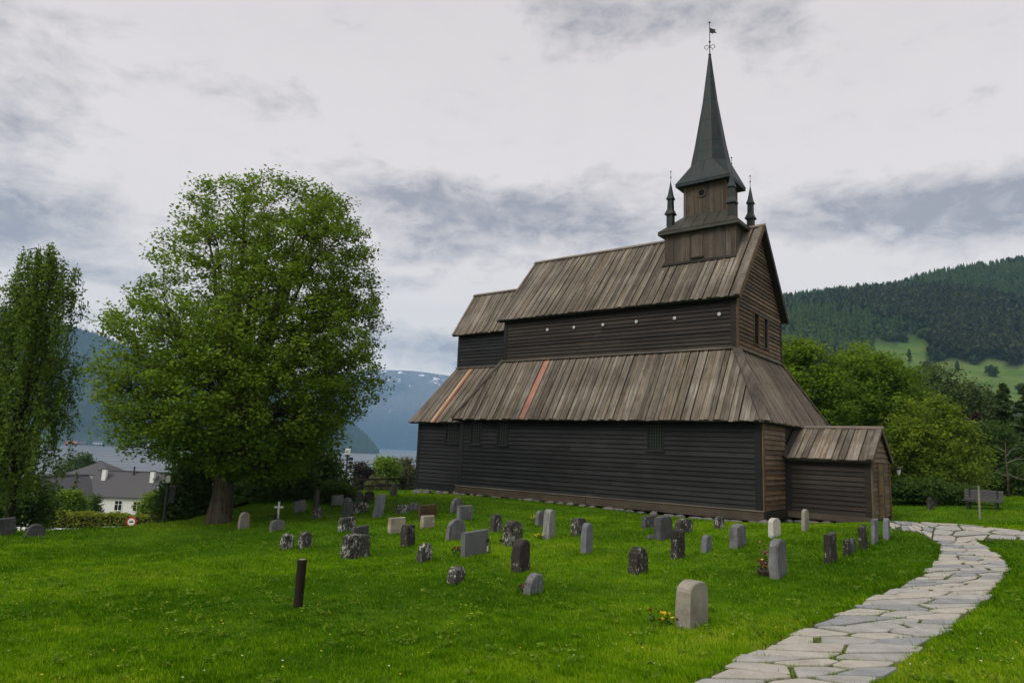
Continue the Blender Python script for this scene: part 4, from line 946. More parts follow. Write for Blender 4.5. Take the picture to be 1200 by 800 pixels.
flower_pot(632, 632, .16, .18, ['petal_y'], 'low yellow flowers at the foot of the tall light tapering gravestone', 10, bowl=False)
flower_pot(589, 638, .09, .2, ['petal_y', 'petal_y'], 'few yellow flowers left of the big square mottled gravestone', 6, bowl=False)
flower_pot(612, 696, .09, .18, ['petal_r', 'pot'], 'small withered red plant left of the small leaning gravestone', 8, bowl=False)
flower_pot(323, 608, .12, .22, ['pot', 'petal_r'], 'dark planter of flowers beside the white cross', 6)
p = hit(570.5, 648); ln = B().box((-.09, -.09, 0), (.09, .09, .05)).box((-.08, -.08, .30), (.08, .08, .33)).box((-.05, -.05, .33), (.05, .05, .38))
for a in (-.075, .075):
    for b in (-.075, .075): ln.box((a - .01, b - .01, .05), (a + .01, b + .01, .30))
ln = ln.build('grave_lantern', MT['iron'], None, p); tag(ln, 'small black grave lantern at the right end of the smooth grey slab', 'lantern')
B().lathe([(.03, .05), (.03, .16), (.01, .2)], 8).build('candle', MT['lampwhite'], ln)
p = hit(764, 632); o = link('stone', blob(0, (.16, .12, .1), 99), ST['dark'], None, p + Vector((0, 0, .05))); tag(o, 'small dark rock at the foot of the jagged gravestone', 'rock')

# wooden post, stake and bench
p = hit(349, 711); mpx = p.y / FPX; h = 51.5 * mpx
po = B().lathe([(.075, -.2), (.075, h * .5), (.078, h - .02), (.07, h)], 10).build('wooden_post', MT['post'], None, p, smooth=False); po.rotation_euler = (rad(1), rad(.6), .3)
tag(po, 'short dark round wooden post standing alone in the foreground grass', 'post')
B().lathe([(.06, h - .002), (.055, h + .006)], 10).build('end_grain', MT['palepost'], po)
p = hit(1148.5, 608); mpx = p.y / FPX
st_ = B().box((-.035, -.03, -.2), (.035, .03, 37.5 * mpx)).build('wooden_stake', MT['palepost'], None, p, bevel=.006); st_.rotation_euler = (0, rad(1.5), .4); tag(st_, 'thin pale wooden stake in the grass in front of the bench', 'stake')
p0 = hit(1134, 596.5); p1 = hit(1168, 597.5); c = (p0 + p1) / 2; L = (p1 - p0).length * 1.34; mpx = c.y / FPX
bn = empty('park_bench', (c.x, c.y, gz(c.x, c.y)), math.atan2(p1.y - p0.y, p1.x - p0.x)); tag(bn, 'dark wooden park bench with a slatted back on the lawn before the trees', 'bench')
sh_ = .42
seat = B().box((-L / 2, -.10, sh_ - .05), (L / 2, -.005, sh_)).build('seat', MT['bench'], bn, bevel=.006)
for k in range(1, 4): B().box((-L / 2, -.10 + k * .115, sh_ - .05 + .0), (L / 2, -.005 + k * .115, sh_)).build('slat', MT['bench'], seat, bevel=.006)
bk = empty('backrest', (0, 0, 0), 0, bn)
for k in range(4): B().bar((-L / 2, .36 + k * .035, sh_ + .07 + k * .125), (L / 2, .36 + k * .035, sh_ + .07 + k * .125), .035, .115, (0, .25, 1)).build('slat', MT['bench'], bk, bevel=.005)
for x in (-L * .36, L * .36):
    B().bar((x, -.05, -.05), (x, -.05, sh_ - .05), .06, .06).build('leg', MT['iron'], bn); B().bar((x, .36, -.05), (x, .40, sh_ + .55), .06, .06).build('leg', MT['iron'], bn)
    B().box((x - .03, -.08, sh_ - .10), (x + .03, .40, sh_ - .052)).build('seat_bracket', MT['iron'], bn)
B().box((-L * .36, .12, .2), (L * .36, .18, .25)).build('stretcher', MT['iron'], bn)

# floodlight posts
def floodlight(u, vt, vb, D, label, sp=1.0):
    t_ = at(u, vt, D); b_ = at(u, vb, D); z0 = min(gz(t_.x, t_.y), b_.z); e_ = empty('floodlight_post', (t_.x, t_.y, z0), .3); tag(e_, label, 'lamp post', 'floodlight posts at the lawn edge')
    h = t_.z - z0; B().lathe([(.055, -.3), (.055, h * .5), (.04, h - .5)], 8).build('pole', MT['iron'], e_)
    B().lathe([(.05, h - .5), (.14 * sp, h - .46), (.14 * sp, h - .40), (.12 * sp, h - .40)], 10).build('lamp_base', MT['iron'], e_)
    B().box((-.15 * sp, -.15 * sp, h - .40), (.15 * sp, .15 * sp, h - .02 - (1 - sp) * .25)).build('lamp_head', MT['lampwhite'], e_, bevel=.02)
    for k, (dz, dx) in enumerate(((.62, .2), (.85, .2), (1.08, .19))):
        f_ = B().box((dx - .10, -.12, h - dz - .09), (dx + .12, .1, h - dz + .09)).bar((0, 0, h - dz), (dx, 0, h - dz), .05, .05).build('spotlight', MT['iron'], e_, bevel=.01)
        B().box((dx + .121, -.1, h - dz - .07), (dx + .128, .08, h - dz + .07)).build('lens', MT['glass'], f_)
floodlight(198.5, 553, 612, 27.5, 'black floodlight post with a white lamp head left of the big tree trunk', .55)
floodlight(408, 525, 577, 42, 'black floodlight post with a white lamp head against the bright fjord')

# rail fences
def fence(pts, label, rails=(.45, .85), hgt=1.05, every=2.4):
    Ps = [Vector((x, y, gz(x, y))) for x, y in pts]; e_ = empty('rail_fence', Ps[0]); tag(e_, label, 'fence')
    prev = None
    for a, b in zip(Ps, Ps[1:]):
        n = max(1, round((b - a).length / every))
        for k in range(n + (b is Ps[-1])):
            q = a.lerp(b, k / n); q.z = gz(q.x, q.y)
            B().box((-.06, -.06, -.3), (.06, .06, hgt + random.uniform(-.05, .05))).build('post', MT['fence'], e_, q - Ps[0])
            if prev is not None:
                for r_ in rails:
                    B().bar(prev + Vector((0, 0, r_)) - Ps[0], q + Vector((0, 0, r_)) - Ps[0], .05, .12).build('rail', MT['fence'], e_)
            prev = q
def flat(v): return (v.x, v.y)
fence([flat(at(402, 585, 44)), flat(at(452, 582, 46)), flat(at(500, 580, 49))], 'dark wooden rail fence between the bush and the church corner')
fence([flat(at(272, 600, 34.0)), flat(at(320, 592, 36.5)), flat(at(384, 583, 42))], 'dark wooden rail fence behind the big tree', rails=(.3, .6, .9), hgt=1.0)

# ------------------------------------------------------------------ stone path
def W2(u, v): p = hit(u, v); return np.array([p.x, p.y])
mainL = [(690, 850), (795, 811), (838, 790), (880, 766), (933, 743), (967, 727), (1002, 713), (1025, 700), (1060, 687), (1087, 670), (1101, 653), (1103, 643), (1097, 636)]
mainR = [(1000, 850), (1020, 812), (1034, 796), (1067, 770), (1097, 747), (1125, 732), (1147, 713), (1160, 698), (1173, 684), (1184, 668), (1177, 656), (1160, 643), (1142, 633)]
brT = [(1040, 610), (1067, 612), (1100, 613.5), (1133, 615.5), (1165, 618.5), (1200, 622), (1260, 628), (1340, 636)]
brB = [(1043, 618.5), (1078, 624.5), (1097, 635), (1140, 633), (1165, 632.5), (1200, 633.5), (1260, 640), (1340, 650)]
def dens_strip(Lp, Rp):
    L_ = np.array([W2(*p) for p in Lp]); R_ = np.array([W2(*p) for p in Rp]); C_ = (L_ + R_) / 2; s = np.r_[0, np.cumsum(np.hypot(*np.diff(C_, axis=0).T))]
    return L_, R_, s
def pip(px, py, poly):
    ins = np.zeros(px.shape, bool); n = len(poly); j = n - 1
    for i in range(n):
        xi, yi = poly[i]; xj, yj = poly[j]
        if yi != yj: ins ^= ((yi > py) != (yj > py)) & (px < (xj - xi) * (py - yi) / (yj - yi) + xi)
        j = i
    return ins
def bed_mat():
    M, t = mat('path_joint_soil'); v = t.n('ShaderNodeNewGeometry').outputs['Position']
    a = t.noise(v, 5, 5, .65); b = t.noise(v, 70, 3, .6); c = t.mix(t.mapr(a, .4, .6, 0, 1), (.035, .045, .012), (.085, .07, .042)); c = t.mix(t.mapr(b, .45, .7, 0, .35), c, (.16, .14, .11))
    finish(t, c, .95, bump=b, bstr=.6, bdist=.01, spec=.1); return M
BED = bed_mat(); PATHPOLY = []
strips = [dens_strip(mainL, mainR), dens_strip(brT, brB)]
def sat(st, s_, t_):
    L_, R_, s = st; l = np.array([np.interp(s_, s, L_[:, k]) for k in (0, 1)]); r = np.array([np.interp(s_, s, R_[:, k]) for k in (0, 1)]); return l + (r - l) * t_
bv, bfz = [], []
for q_, st in enumerate(strips):
    PATHPOLY.append(np.r_[st[0], st[1][::-1]]); n = 90; m_ = 9; o0 = len(bv)
    for i in range(n):
        for j in range(m_):
            t_ = -.09 + 1.15 * j / (m_ - 1); jx = random.uniform(-.06, .05) if j in (0, m_ - 1) else 0
            p = sat(st, st[2][-1] * i / (n - 1), t_ + jx); bv.append((p[0], p[1], gz(*p) + .006 + .004 * q_))
    for i in range(n - 1):
        for j in range(m_ - 1): a = o0 + i * m_ + j; bfz.append((a, a + 1, a + m_ + 1, a + m_))
SLABS = []
path = link('stone_path', mesh_np('stone_path', bv, bfz), BED); tag(path, kind='structure'); path['label'] = 'curving path of irregular grey flagstones with grassy joints'
rp = random.Random(5)
def flagstones(st, wid, ks, kt, seed):
    """irregular slabs: cells around jittered points, wider across (kt) than along (ks), with open joints between them"""
    rp = random.Random(seed); L = st[2][-1]; nr = round(L / ks); seeds = []
    for i in range(nr):
        m_ = max(2, round(wid / kt + rp.uniform(-.8, .8)))
        for j in range(m_): seeds.append(((i + .5 + rp.uniform(-.36, .36)) * L / nr, (j + .5 + rp.uniform(-.34, .34)) * wid / m_))
    for a in seeds:
        cell = [(a[0] - 2, a[1] - 3), (a[0] + 2, a[1] - 3), (a[0] + 2, a[1] + 3), (a[0] - 2, a[1] + 3)]
        tl_, th_ = rp.uniform(-.12, .10), wid + rp.uniform(-.10, .12); sk1, sk2 = rp.uniform(-.2, .2), rp.uniform(-.2, .2)
        cell = clip(cell, sk1, 1, tl_ + sk1 * a[0]); cell = clip(cell, sk2, -1, -th_ + sk2 * a[0]); cell = clip(cell, 1, 0, 0); cell = clip(cell, -1, 0, -L)
        for b in seeds:
            if b is a or abs(b[0] - a[0]) > 3 * ks + 1: continue
            nx, ny = (b[0] - a[0]) / ks ** 2, (b[1] - a[1]) / kt ** 2; c = nx * (a[0] + b[0]) / 2 + ny * (a[1] + b[1]) / 2
            cell = clip(cell, -nx, -ny, -c)
            if len(cell) < 3: break
        if len(cell) < 3: continue
        area = sum(cell[k - 1][0] * cell[k][1] - cell[k][0] * cell[k - 1][1] for k in range(len(cell))); cell = cell if area > 0 else cell[::-1]
        src = list(cell); out = list(cell)
        for k in range(len(src)):
            (x0, y0), (x1, y1) = src[k - 1], src[k]; l = math.hypot(x1 - x0, y1 - y0)
            if l < 1e-4: continue
            nx, ny = -(y1 - y0) / l, (x1 - x0) / l; g = rp.choice([.016, .024, .034, .048, .065])
            out = clip(out, nx, ny, nx * x0 + ny * y0 + g)
            if len(out) < 3: break
        if len(out) < 3: continue
        q = []
        for k in range(len(out)):
            p0, p1, p2 = out[k - 1], out[k], out[(k + 1) % len(out)]
            if math.hypot(p1[0] - p0[0], p1[1] - p0[1]) < .03: continue
            r_ = rp.uniform(.04, .16); q.append((p1[0] + (p0[0] - p1[0]) * r_, p1[1] + (p0[1] - p1[1]) * r_)); r_ = rp.uniform(.04, .16); q.append((p1[0] + (p2[0] - p1[0]) * r_, p1[1] + (p2[1] - p1[1]) * r_))
        if len(q) < 4: continue
        P = [sat(st, max(0, min(L, x)), y / wid) for x, y in q]; c = sum(P) / len(P)
        if abs(sum(P[k - 1][0] * P[k][1] - P[k][0] * P[k - 1][1] for k in range(len(P)))) < .05: continue
        SLABS.append(np.array([p + 0 for p in P]))
        zc = gz(*c); tl = rp.uniform(.022, .045); tx, ty = rp.uniform(-.014, .014), rp.uniform(-.014, .014)
        top = [Vector((p[0] - c[0], p[1] - c[1], gz(*p) - zc + tl + tx * (p[0] - c[0]) + ty * (p[1] - c[1]))) for p in P]
        n = len(top); bb = B(); low = [v - Vector((0, 0, .09)) for v in top]; ins = [v * .97 + Vector((0, 0, .004)) for v in top]; mid = [v - Vector((0, 0, .006)) for v in top]
        bb.add(low + mid + ins, [(i, (i + 1) % n, n + (i + 1) % n, n + i) for i in range(n)] + [(n + i, n + (i + 1) % n, 2 * n + (i + 1) % n, 2 * n + i) for i in range(n)] + [list(range(2 * n, 3 * n))])
        bb.build('flagstone', ST[rp.choice(['flag1', 'flag1', 'flag2', 'flag3', 'flag3'])], path, (c[0], c[1], zc))
flagstones(strips[0], 2.15, .47, .84, 5)
flagstones(strips[1], 1.5, .85, .45, 6)

# ------------------------------------------------------------------ trees, shrubs, hedges
def leaf_faces(C, size, rng, flat=.35, elong=1.6, droop=0.0):
    """diamond leaves at centres C (n,3)"""
    n = len(C); a = rng.normal(size=(n, 3)); a[:, 2] *= flat; a[:, 2] -= droop; a /= np.linalg.norm(a, axis=1)[:, None]
    b = rng.normal(size=(n, 3)); b[:, 2] *= .6; b -= (b * a).sum(1)[:, None] * a; b /= np.linalg.norm(b, axis=1)[:, None] + 1e-9
    s = (size * rng.uniform(.65, 1.3, n))[:, None]
    V = np.stack([C - a * s * elong * .5, C + b * s * .5 + a * s * .1, C + a * s * elong * .5, C - b * s * .5 + a * s * .1], 1).reshape(-1, 3)
    return V, np.arange(4 * n).reshape(n, 4)
def tube_np(P, Q, r0_, r1_, k=4):
    """many straight tapered tubes: P,Q (n,3)"""
    n = len(P); d = Q - P; L = np.linalg.norm(d, axis=1)[:, None] + 1e-9; d = d / L; h = np.where(np.abs(d[:, 2:3]) > .9, [[1., 0, 0]], [[0, 0, 1.]])
    a = np.cross(d, h); a /= np.linalg.norm(a, axis=1)[:, None]; b = np.cross(d, a); V = []
    for j in range(k):
        t_ = 2 * math.pi * j / k; o = a * math.cos(t_) + b * math.sin(t_); V += [P + o * r0_[:, None], Q + o * r1_[:, None]]
    V = np.stack(V, 1).reshape(-1, 3); base = (np.arange(n) * 2 * k)[:, None]; F = []
    for j in range(k): j2 = (j + 1) % k; F.append(np.concatenate([base + 2 * j, base + 2 * j2, base + 2 * j2 + 1, base + 2 * j + 1], 1))
    return V, np.stack(F, 1).reshape(-1, 4)
class Skel:
    def __init__(s): s.V = []; s.F = []; s.n = 0
    def put(s, V, F): s.V.append(V); s.F.append(F + s.n); s.n += len(V)
    def get(s): return np.concatenate(s.V), np.concatenate(s.F)
def bez(p0, p1, p2, n): t_ = np.linspace(0, 1, n)[:, None]; return (1 - t_) ** 2 * p0 + 2 * t_ * (1 - t_) * p1 + t_ ** 2 * p2
def base_at(u, D):
    d = ray(u, 520); p = d * (D / d.y); return Vector((p.x, p.y, gz(p.x, p.y)))
def broad_tree(name, label, cat, base, prof, trunk_r, fork, limbs, clumps, per, leaf, lm, bk='bark', clump_r=.5, seed=1, group=None, shell=.55, depth=.9, lean=(0, 0), sparse=None, flare=1.35, twist=True, tint=(0, 1), lump=1.0):
    """prof: [(z, centre offset, radius)] seen from the camera side, in metres above the base"""
    rng = np.random.default_rng(seed); e_ = empty(name, base); tag(e_, label, cat, group)
    azv = math.atan2(base.x, base.y); rx = np.array([math.cos(azv), -math.sin(azv), 0]); ry = np.array([math.sin(azv), math.cos(azv), 0])
    zz = np.array([p[0] for p in prof]); cc = np.array([p[1] for p in prof]); rr_ = np.array([p[2] for p in prof])
    # clump centres inside the envelope, denser towards its skin
    zs = []; area = np.interp(np.linspace(zz[0], zz[-1], 200), zz, rr_) ** 1.3; cdf = np.cumsum(area) / area.sum(); zs = np.interp(rng.random(clumps), cdf, np.linspace(zz[0], zz[-1], 200))
    th = rng.uniform(0, 2 * math.pi, clumps); q = rng.random(clumps) ** shell; R_ = np.interp(zs, zz, rr_) * q * (1 + lump * (.10 * np.sin(th * 3 + seed) + .09 * np.sin(th * 5 + zs * 1.7) + .08 * np.sin(zs * 2.6 + th * 2)))
    off = np.interp(zs, zz, cc); x_ = off + R_ * np.cos(th); y_ = R_ * np.sin(th) * depth
    C = rx * x_[:, None] + ry * y_[:, None] + np.array([0, 0, 1.]) * zs[:, None]
    if sparse is not None:
        keep = rng.random(clumps) < sparse(x_, zs); C = C[keep]; x_ = x_[keep]; zs = zs[keep]
    fk = np.array([lean[0] * rx[0], lean[0] * rx[1], fork])
    # trunk
    tb = B(); k = 9; tp = [(fk[0] * t_ ** 1.5 + .04 * math.sin(t_ * 7 + seed), fk[1] * t_ ** 1.5, -.3 + (fork + .3) * t_) for t_ in np.linspace(0, 1, k)]
    tb.tube(tp, [trunk_r * (1 + (flare - 1) * (1 - t_) ** 4) * (1 - .28 * t_) for t_ in np.linspace(0, 1, k)], 12)
    tr = tb.build('trunk', MT[bk], e_, smooth=True)
    # limbs
    sk = Skel(); LP = []; LR = []
    for i in range(limbs):
        z = np.interp((i + .5) / limbs, [0, 1], [zz[0] + (zz[-1] - zz[0]) * .12, zz[-1] * .96]); t_ = rng.uniform(0, 6.28) if twist else i
        r_ = np.interp(z, zz, rr_) * rng.uniform(.45, .8); o_ = np.interp(z, zz, cc)
        tgt = rx * (o_ + r_ * math.cos(2.4 * i + seed)) + ry * r_ * math.sin(2.4 * i + seed) * depth + np.array([0, 0, z])
        st0 = fk * rng.uniform(.72, 1.0); mid = st0 * .45 + tgt * .55; mid[2] = st0[2] + (tgt[2] - st0[2]) * .45 + .12 * abs(tgt[2] - st0[2]); mid[:2] = st0[:2] + (tgt[:2] - st0[:2]) * .42
        pts = bez(st0, mid, tgt, 9); pts[1:-1] += rng.normal(size=(7, 3)) * .04 * trunk_r * 3; r0q = trunk_r * rng.uniform(.32, .5); rad_ = np.linspace(r0q, max(.012, trunk_r * .05), 9)
        sk.put(*tube_np(pts[:-1], pts[1:], rad_[:-1], rad_[1:], 6)); LP.append(pts[1:]); LR.append(rad_[1:])
    LP = np.concatenate(LP); LR = np.concatenate(LR)
    # boughs to each clump from the nearest limb point that lies below it
    dd = np.linalg.norm(C[:, None] - LP[None], axis=2) + np.maximum(0, LP[None, :, 2] - C[:, None, 2] + .2) * 1.5
    j = dd.argmin(1); P = LP[j]; midp = P * .5 + C * .5 + rng.normal(size=C.shape) * .12; midp[:, 2] += .1
    r0b = np.minimum(LR[j] * .6, trunk_r * .07 + .01); sk.put(*tube_np(P, midp, r0b, r0b * .6, 4)); sk.put(*tube_np(midp, C, r0b * .6, r0b * .2, 3))
    V, F = sk.get(); link('limbs', mesh_np('limbs', V, F), MT[bk], e_)
    # leaves
    n = len(C) * per; ci = np.repeat(np.arange(len(C)), per); g = np.clip(rng.normal(size=(n, 3)), -1.7, 1.7) * clump_r * np.array([.62, .62, .42]); g *= (rng.uniform(.6, 1.35, len(C)))[ci][:, None]
    P = C[ci] + g; P[:, 2] = np.maximum(P[:, 2], .05)
    axis = np.stack([rx[0] * np.interp(P[:, 2], zz, cc), rx[1] * np.interp(P[:, 2], zz, cc), P[:, 2] * 0 + (zz[0] * .45 + zz[-1] * .55) * .5 + P[:, 2] * .5], 1)
    ow = P - axis; ow /= np.linalg.norm(ow, axis=1)[:, None] + 1e-6; lc = g / (np.linalg.norm(g, axis=1)[:, None] + 1e-6); pf = ow * .45 + lc * .55 + np.array([0, 0, .30])
    V, F = leaf_faces(P, leaf, rng); ct = rng.random(len(C)); t_ = np.clip(.65 * ct[ci] + .35 * rng.random(n), 0, 1) * (tint[1] - tint[0]) + tint[0]
    o = link('crown', mesh_np('crown', V, F, np.repeat(t_, 4), puff=np.repeat(pf, 4, 0)), LF[lm], e_); return e_
def px_prof(base, D, rows, u0):
    """outline rows (v, uL, uR) of the photo -> (z, offset, radius) in metres at distance D"""
    s = D / FPX; out = []
    for v, ul, ur in rows:
        z = at((ul + ur) / 2, v, D).z - base.z; out.append((z, ((ul + ur) / 2 - u0) * s, (ur - ul) / 2 * s))
    return sorted(out)
b = hit(257, 612); D = b.y
prof = px_prof(b, D, [(209, 242, 314), (216, 217, 343), (231, 196, 371), (252, 180, 390), (280, 169, 402), (310, 160, 410), (340, 150, 416), (380, 126, 424), (420, 116, 427), (455, 116, 420), (485, 124, 403), (508, 136, 386), (526, 154, 370), (545, 205, 350), (560, 250, 338)], 257)
ztop = prof[-1][0]
def sp_big(x, z): return np.where((z > ztop * .62) & (x < -.6) & (z < ztop * .96), .40, np.where((z > ztop * .72), .74, np.where(z > ztop * .5, .9, 1.0)))
broad_tree('linden_tree', 'big broad rounded leafy tree with a thick trunk, left of the church', 'tree', b, prof, .45, 2.3, 36, 2900, 62, .08, 'lime', clump_r=.38, seed=4, shell=.36, sparse=sp_big, flare=1.3, lump=.45)

# weeping birch at the left edge
def birch(base, D, rows, u0, label, seed):
    rng = np.random.default_rng(seed); e_ = empty('birch_tree', base); tag(e_, label, 'tree', None); prof = px_prof(base, D, rows, u0)
    azv = math.atan2(base.x, base.y); rx = np.array([math.cos(azv), -math.sin(azv), 0]); ry = np.array([math.sin(azv), math.cos(azv), 0])
    zz, cc, rr_ = (np.array([p[k] for p in prof]) for k in range(3)); H = zz[-1]
    B().tube([(0, 0, -.3), (.1, 0, H * .3), (-.05, .1, H * .6), (.05, 0, H * .97)], [.17, .13, .08, .02], 9).build('trunk', MT['barkdark'], e_, smooth=True)
    nb = 200; zt = zz[0] + (H - zz[0]) * rng.random(nb) ** .85 * .98 + .6; th = rng.uniform(0, 6.28, nb); R_ = np.interp(zt, zz, rr_) * rng.random(nb) ** .45
    T = rx * (np.interp(zt, zz, cc) + R_ * np.cos(th))[:, None] + ry * (R_ * np.sin(th))[:, None] + np.array([0, 0, 1.]) * zt[:, None]
    S0 = np.zeros((nb, 3)); S0[:, 2] = np.maximum(zt - R_ * .7 - .4, H * .18); M_ = S0 * .4 + T * .6; M_[:, 2] = T[:, 2] + .15
    sk = Skel(); r_ = .015 + .03 * rng.random(nb); sk.put(*tube_np(S0, M_, r_, r_ * .6, 4)); sk.put(*tube_np(M_, T, r_ * .6, r_ * .3, 4))
    # hanging strands
    ns = nb * 5; i = rng.integers(0, nb, ns); A_ = M_[i] + (T[i] - M_[i]) * rng.random((ns, 1)) ** .7 + rng.normal(size=(ns, 3)) * .18; L = rng.uniform(.5, 2.4, ns) * np.clip(A_[:, 2] / H * .9 + .35, .35, 1)
    L = np.minimum(L, np.maximum(.2, A_[:, 2] - .5)); E_ = A_.copy(); E_[:, 2] -= L; E_[:, :2] += rng.normal(size=(ns, 2)) * .12
    sk.put(*tube_np(A_, E_, np.full(ns, .006), np.full(ns, .003), 3)); V, F = sk.get(); link('limbs', mesh_np('limbs', V, F), MT['barkdark'], e_)
    per = 40; t_ = rng.random((ns, per)); P = A_[:, None] + (E_ - A_)[:, None] * t_[..., None] + rng.normal(size=(ns, per, 3)) * .075; P = P.reshape(-1, 3)
    V, F = leaf_faces(P, .075, rng, flat=.6, droop=.7); tt = np.clip(np.repeat(rng.random(ns), per) * .5 + rng.random(ns * per) * .5, 0, 1)
    link('crown', mesh_np('crown', V, F, np.repeat(tt, 4)), LF['birch'], e_)
b = base_at(22, 26.5)
birch(b, 26.5, [(307, -8, 52), (318, -20, 60), (345, -34, 67), (380, -48, 73), (430, -58, 79), (490, -64, 83), (545, -64, 82), (592, -60, 78)], 18, 'tall weeping birch tree with hanging strands at the left edge', 8)

def conifer(base, H, R_, label, seed, lm='conifer', bk='barkdark', group=None, z0=.12, name='spruce_tree', nb=110, sp=46, leaf=.16):
    rng = np.random.default_rng(seed); e_ = empty(name, base); tag(e_, label, 'tree', group)
    B().tube([(0, 0, -.3), (0, 0, H * .5), (0, 0, H * .99)], [H * .017 + .05, H * .011 + .02, .012], 8).build('trunk', MT[bk], e_, smooth=True)
    zt = H * (z0 + (1 - z0) * rng.random(nb) ** .85); th = np.arange(nb) * 2.4 + rng.uniform(-.4, .4, nb); L = R_ * (1 - (zt / H)) ** .75 * rng.uniform(.65, 1.1, nb) + .12
    d = np.stack([np.cos(th), np.sin(th), np.zeros(nb)], 1); P = np.zeros((nb, 3)); P[:, 2] = zt; Q = P + d * L[:, None]; Q[:, 2] += L * rng.uniform(-.35, .05, nb)
    V, F = tube_np(P, Q, np.full(nb, .025), np.full(nb, .008), 3); link('limbs', mesh_np('limbs', V, F), MT[bk], e_)
    t_ = rng.random((nb, sp)) ** .7; C = P[:, None] + (Q - P)[:, None] * t_[..., None]; w_ = (L[:, None] * .28 * (1.15 - t_)); C = C + rng.normal(size=(nb, sp, 3)) * w_[..., None] * np.array([.8, .8, .45]); C[..., 2] -= w_ * .3
    V, F = leaf_faces(C.reshape(-1, 3), leaf, rng, flat=.4, elong=2.3, droop=.25); tt = np.clip(np.repeat(rng.random(nb), sp) * .5 + rng.random(nb * sp) * .5, 0, 1)
    link('crown', mesh_np('crown', V, F, np.repeat(tt, 4)), LF[lm], e_); return e_
def pine(base, H, R_, label, seed, lm='conifer', group=None, name='pine_tree', zc=.55, clumps=90):
    prof = [(H * zc, 0, R_ * .55), (H * (zc + .15), 0, R_), (H * .85, 0, R_ * .75), (H, 0, R_ * .2)]
    return broad_tree(name, label, 'tree', base, prof, H * .018 + .06, H * zc * .95, 9, clumps, 70, .17, lm, 'barkdark', .5, seed, group, shell=.6)
def bt(name, label, u, D, rows, tr, fork, limbs, clumps, per, leaf, lm, cr, seed, cat='tree', bk='barkdark', group=None, shell=.45, **kw):
    b = base_at(u, D); return broad_tree(name, label, cat, b, px_prof(b, D, rows, u), tr, fork, limbs, clumps, per, leaf, lm, bk, cr, seed, group, shell=shell, **kw)

# right side: broad trees behind the porch
bt('maple_tree', 'tall bright green maple tree right behind the church front', 940, 45, [(402, 925, 955), (414, 905, 968), (440, 895, 982), (480, 893, 988), (540, 893, 988), (578, 905, 980)], .28, 2.2, 16, 300, 170, .135, 'maple', .70, 21, shell=.34)
bt('maple_tree', 'broad green maple tree right of the taller one, above the porch roof', 1020, 48, [(408, 1000, 1034), (420, 984, 1050), (442, 974, 1070), (470, 972, 1078), (520, 976, 1082), (565, 990, 1075)], .28, 2.2, 16, 330, 170, .14, 'maple', .72, 24, shell=.34, tint=(0, .8))
bt('leafy_tree', 'yellow-green bushy tree between the porch and the dark conifers', 1088, 42, [(470, 1075, 1110), (485, 1058, 1128), (505, 1048, 1140), (530, 1042, 1146), (555, 1042, 1142), (578, 1050, 1130)], .16, 1.0, 12, 200, 120, .11, 'bright', .55, 22, shell=.36)
bt('leafy_tree', 'dark leafy tree behind the yellow-green one and the maple', 1045, 58, [(440, 1030, 1075), (470, 1010, 1100), (520, 1000, 1110), (575, 1010, 1100)], .25, 2, 12, 320, 42, .22, 'dark', .8, 23)
for i, (u, D, h_, r_, lab, lm) in enumerate([
    (1180, 62, 9.7, 2.5, 'tall dark spruce tree behind the right end of the bench', 'conifer'),
    (1207, 56, 8.7, 2.6, 'dark spruce tree cut by the right edge of the photograph', 'conifer'),
    (1230, 66, 10.2, 3.0, 'dark spruce tree farthest to the right', 'conifer'),
    (1146, 54, 6.2, 1.7, 'brown dried-out conifer behind the bench', 'deadconifer'),
    (1165, 72, 10.3, 2.8, 'dark spruce tree in the second row behind the bench', 'conifer')]):
    conifer(base_at(u, D), h_, r_, lab, 31 + i, lm, group='conifers behind the bench', nb=130 if lm == 'conifer' else 70, sp=60 if lm == 'conifer' else 26, leaf=.19)
bt('pine_tree', 'round-topped dark pine tree above the yellow-green tree', 1103, 64, [(426, 1090, 1112), (440, 1075, 1128), (462, 1062, 1140), (490, 1060, 1145), (530, 1065, 1140), (570, 1075, 1130)], .22, 3, 14, 300, 60, .17, 'conifer', .75, 41)
bt('pine_tree', 'dark bushy pine tree in the middle of the conifers', 1136, 68, [(450, 1120, 1158), (465, 1112, 1165), (500, 1108, 1170), (540, 1110, 1168), (580, 1118, 1160)], .22, 3, 14, 300, 60, .18, 'conifer', .8, 42)
bt('leafy_tree', 'grey-green low tree among the conifers behind the bench', 1165, 50, [(495, 1150, 1180), (510, 1140, 1192), (540, 1138, 1196), (575, 1145, 1190)], .14, 1.2, 10, 150, 45, .13, 'dark', .55, 43)
bt('shrub', 'light green undergrowth shrub behind the fence right of the big tree trunk', 305, 38.5, [(566, 285, 325), (580, 268, 350), (597, 264, 354)], .05, .2, 8, 190, 48, .10, 'maple', .42, 49, 'shrub')
bt('shrub', 'dark undergrowth shrub behind the bench', 1140, 47, [(548, 1125, 1155), (562, 1105, 1172), (580, 1102, 1178)], .06, .2, 8, 120, 50, .12, 'dark', .45, 44, 'shrub')
bt('shrub', 'dark undergrowth shrub at the right frame edge', 1195, 46, [(545, 1180, 1215), (562, 1165, 1230), (582, 1165, 1230)], .06, .2, 8, 120, 50, .12, 'dark', .45, 45, 'shrub')
bt('hedge_shrub', 'low dark green hedge between the porch and the gravestones across the path', 1080, 38, [(564, 1052, 1112), (572, 1040, 1125), (583, 1040, 1126)], .05, .1, 8, 220, 55, .10, 'dark', .32, 46, 'hedge')
b = base_at(1177.5, 44); e_ = empty('bare_tree', b); tag(e_, 'slim pale bare trunk with dead forked branches behind the bench', 'tree')
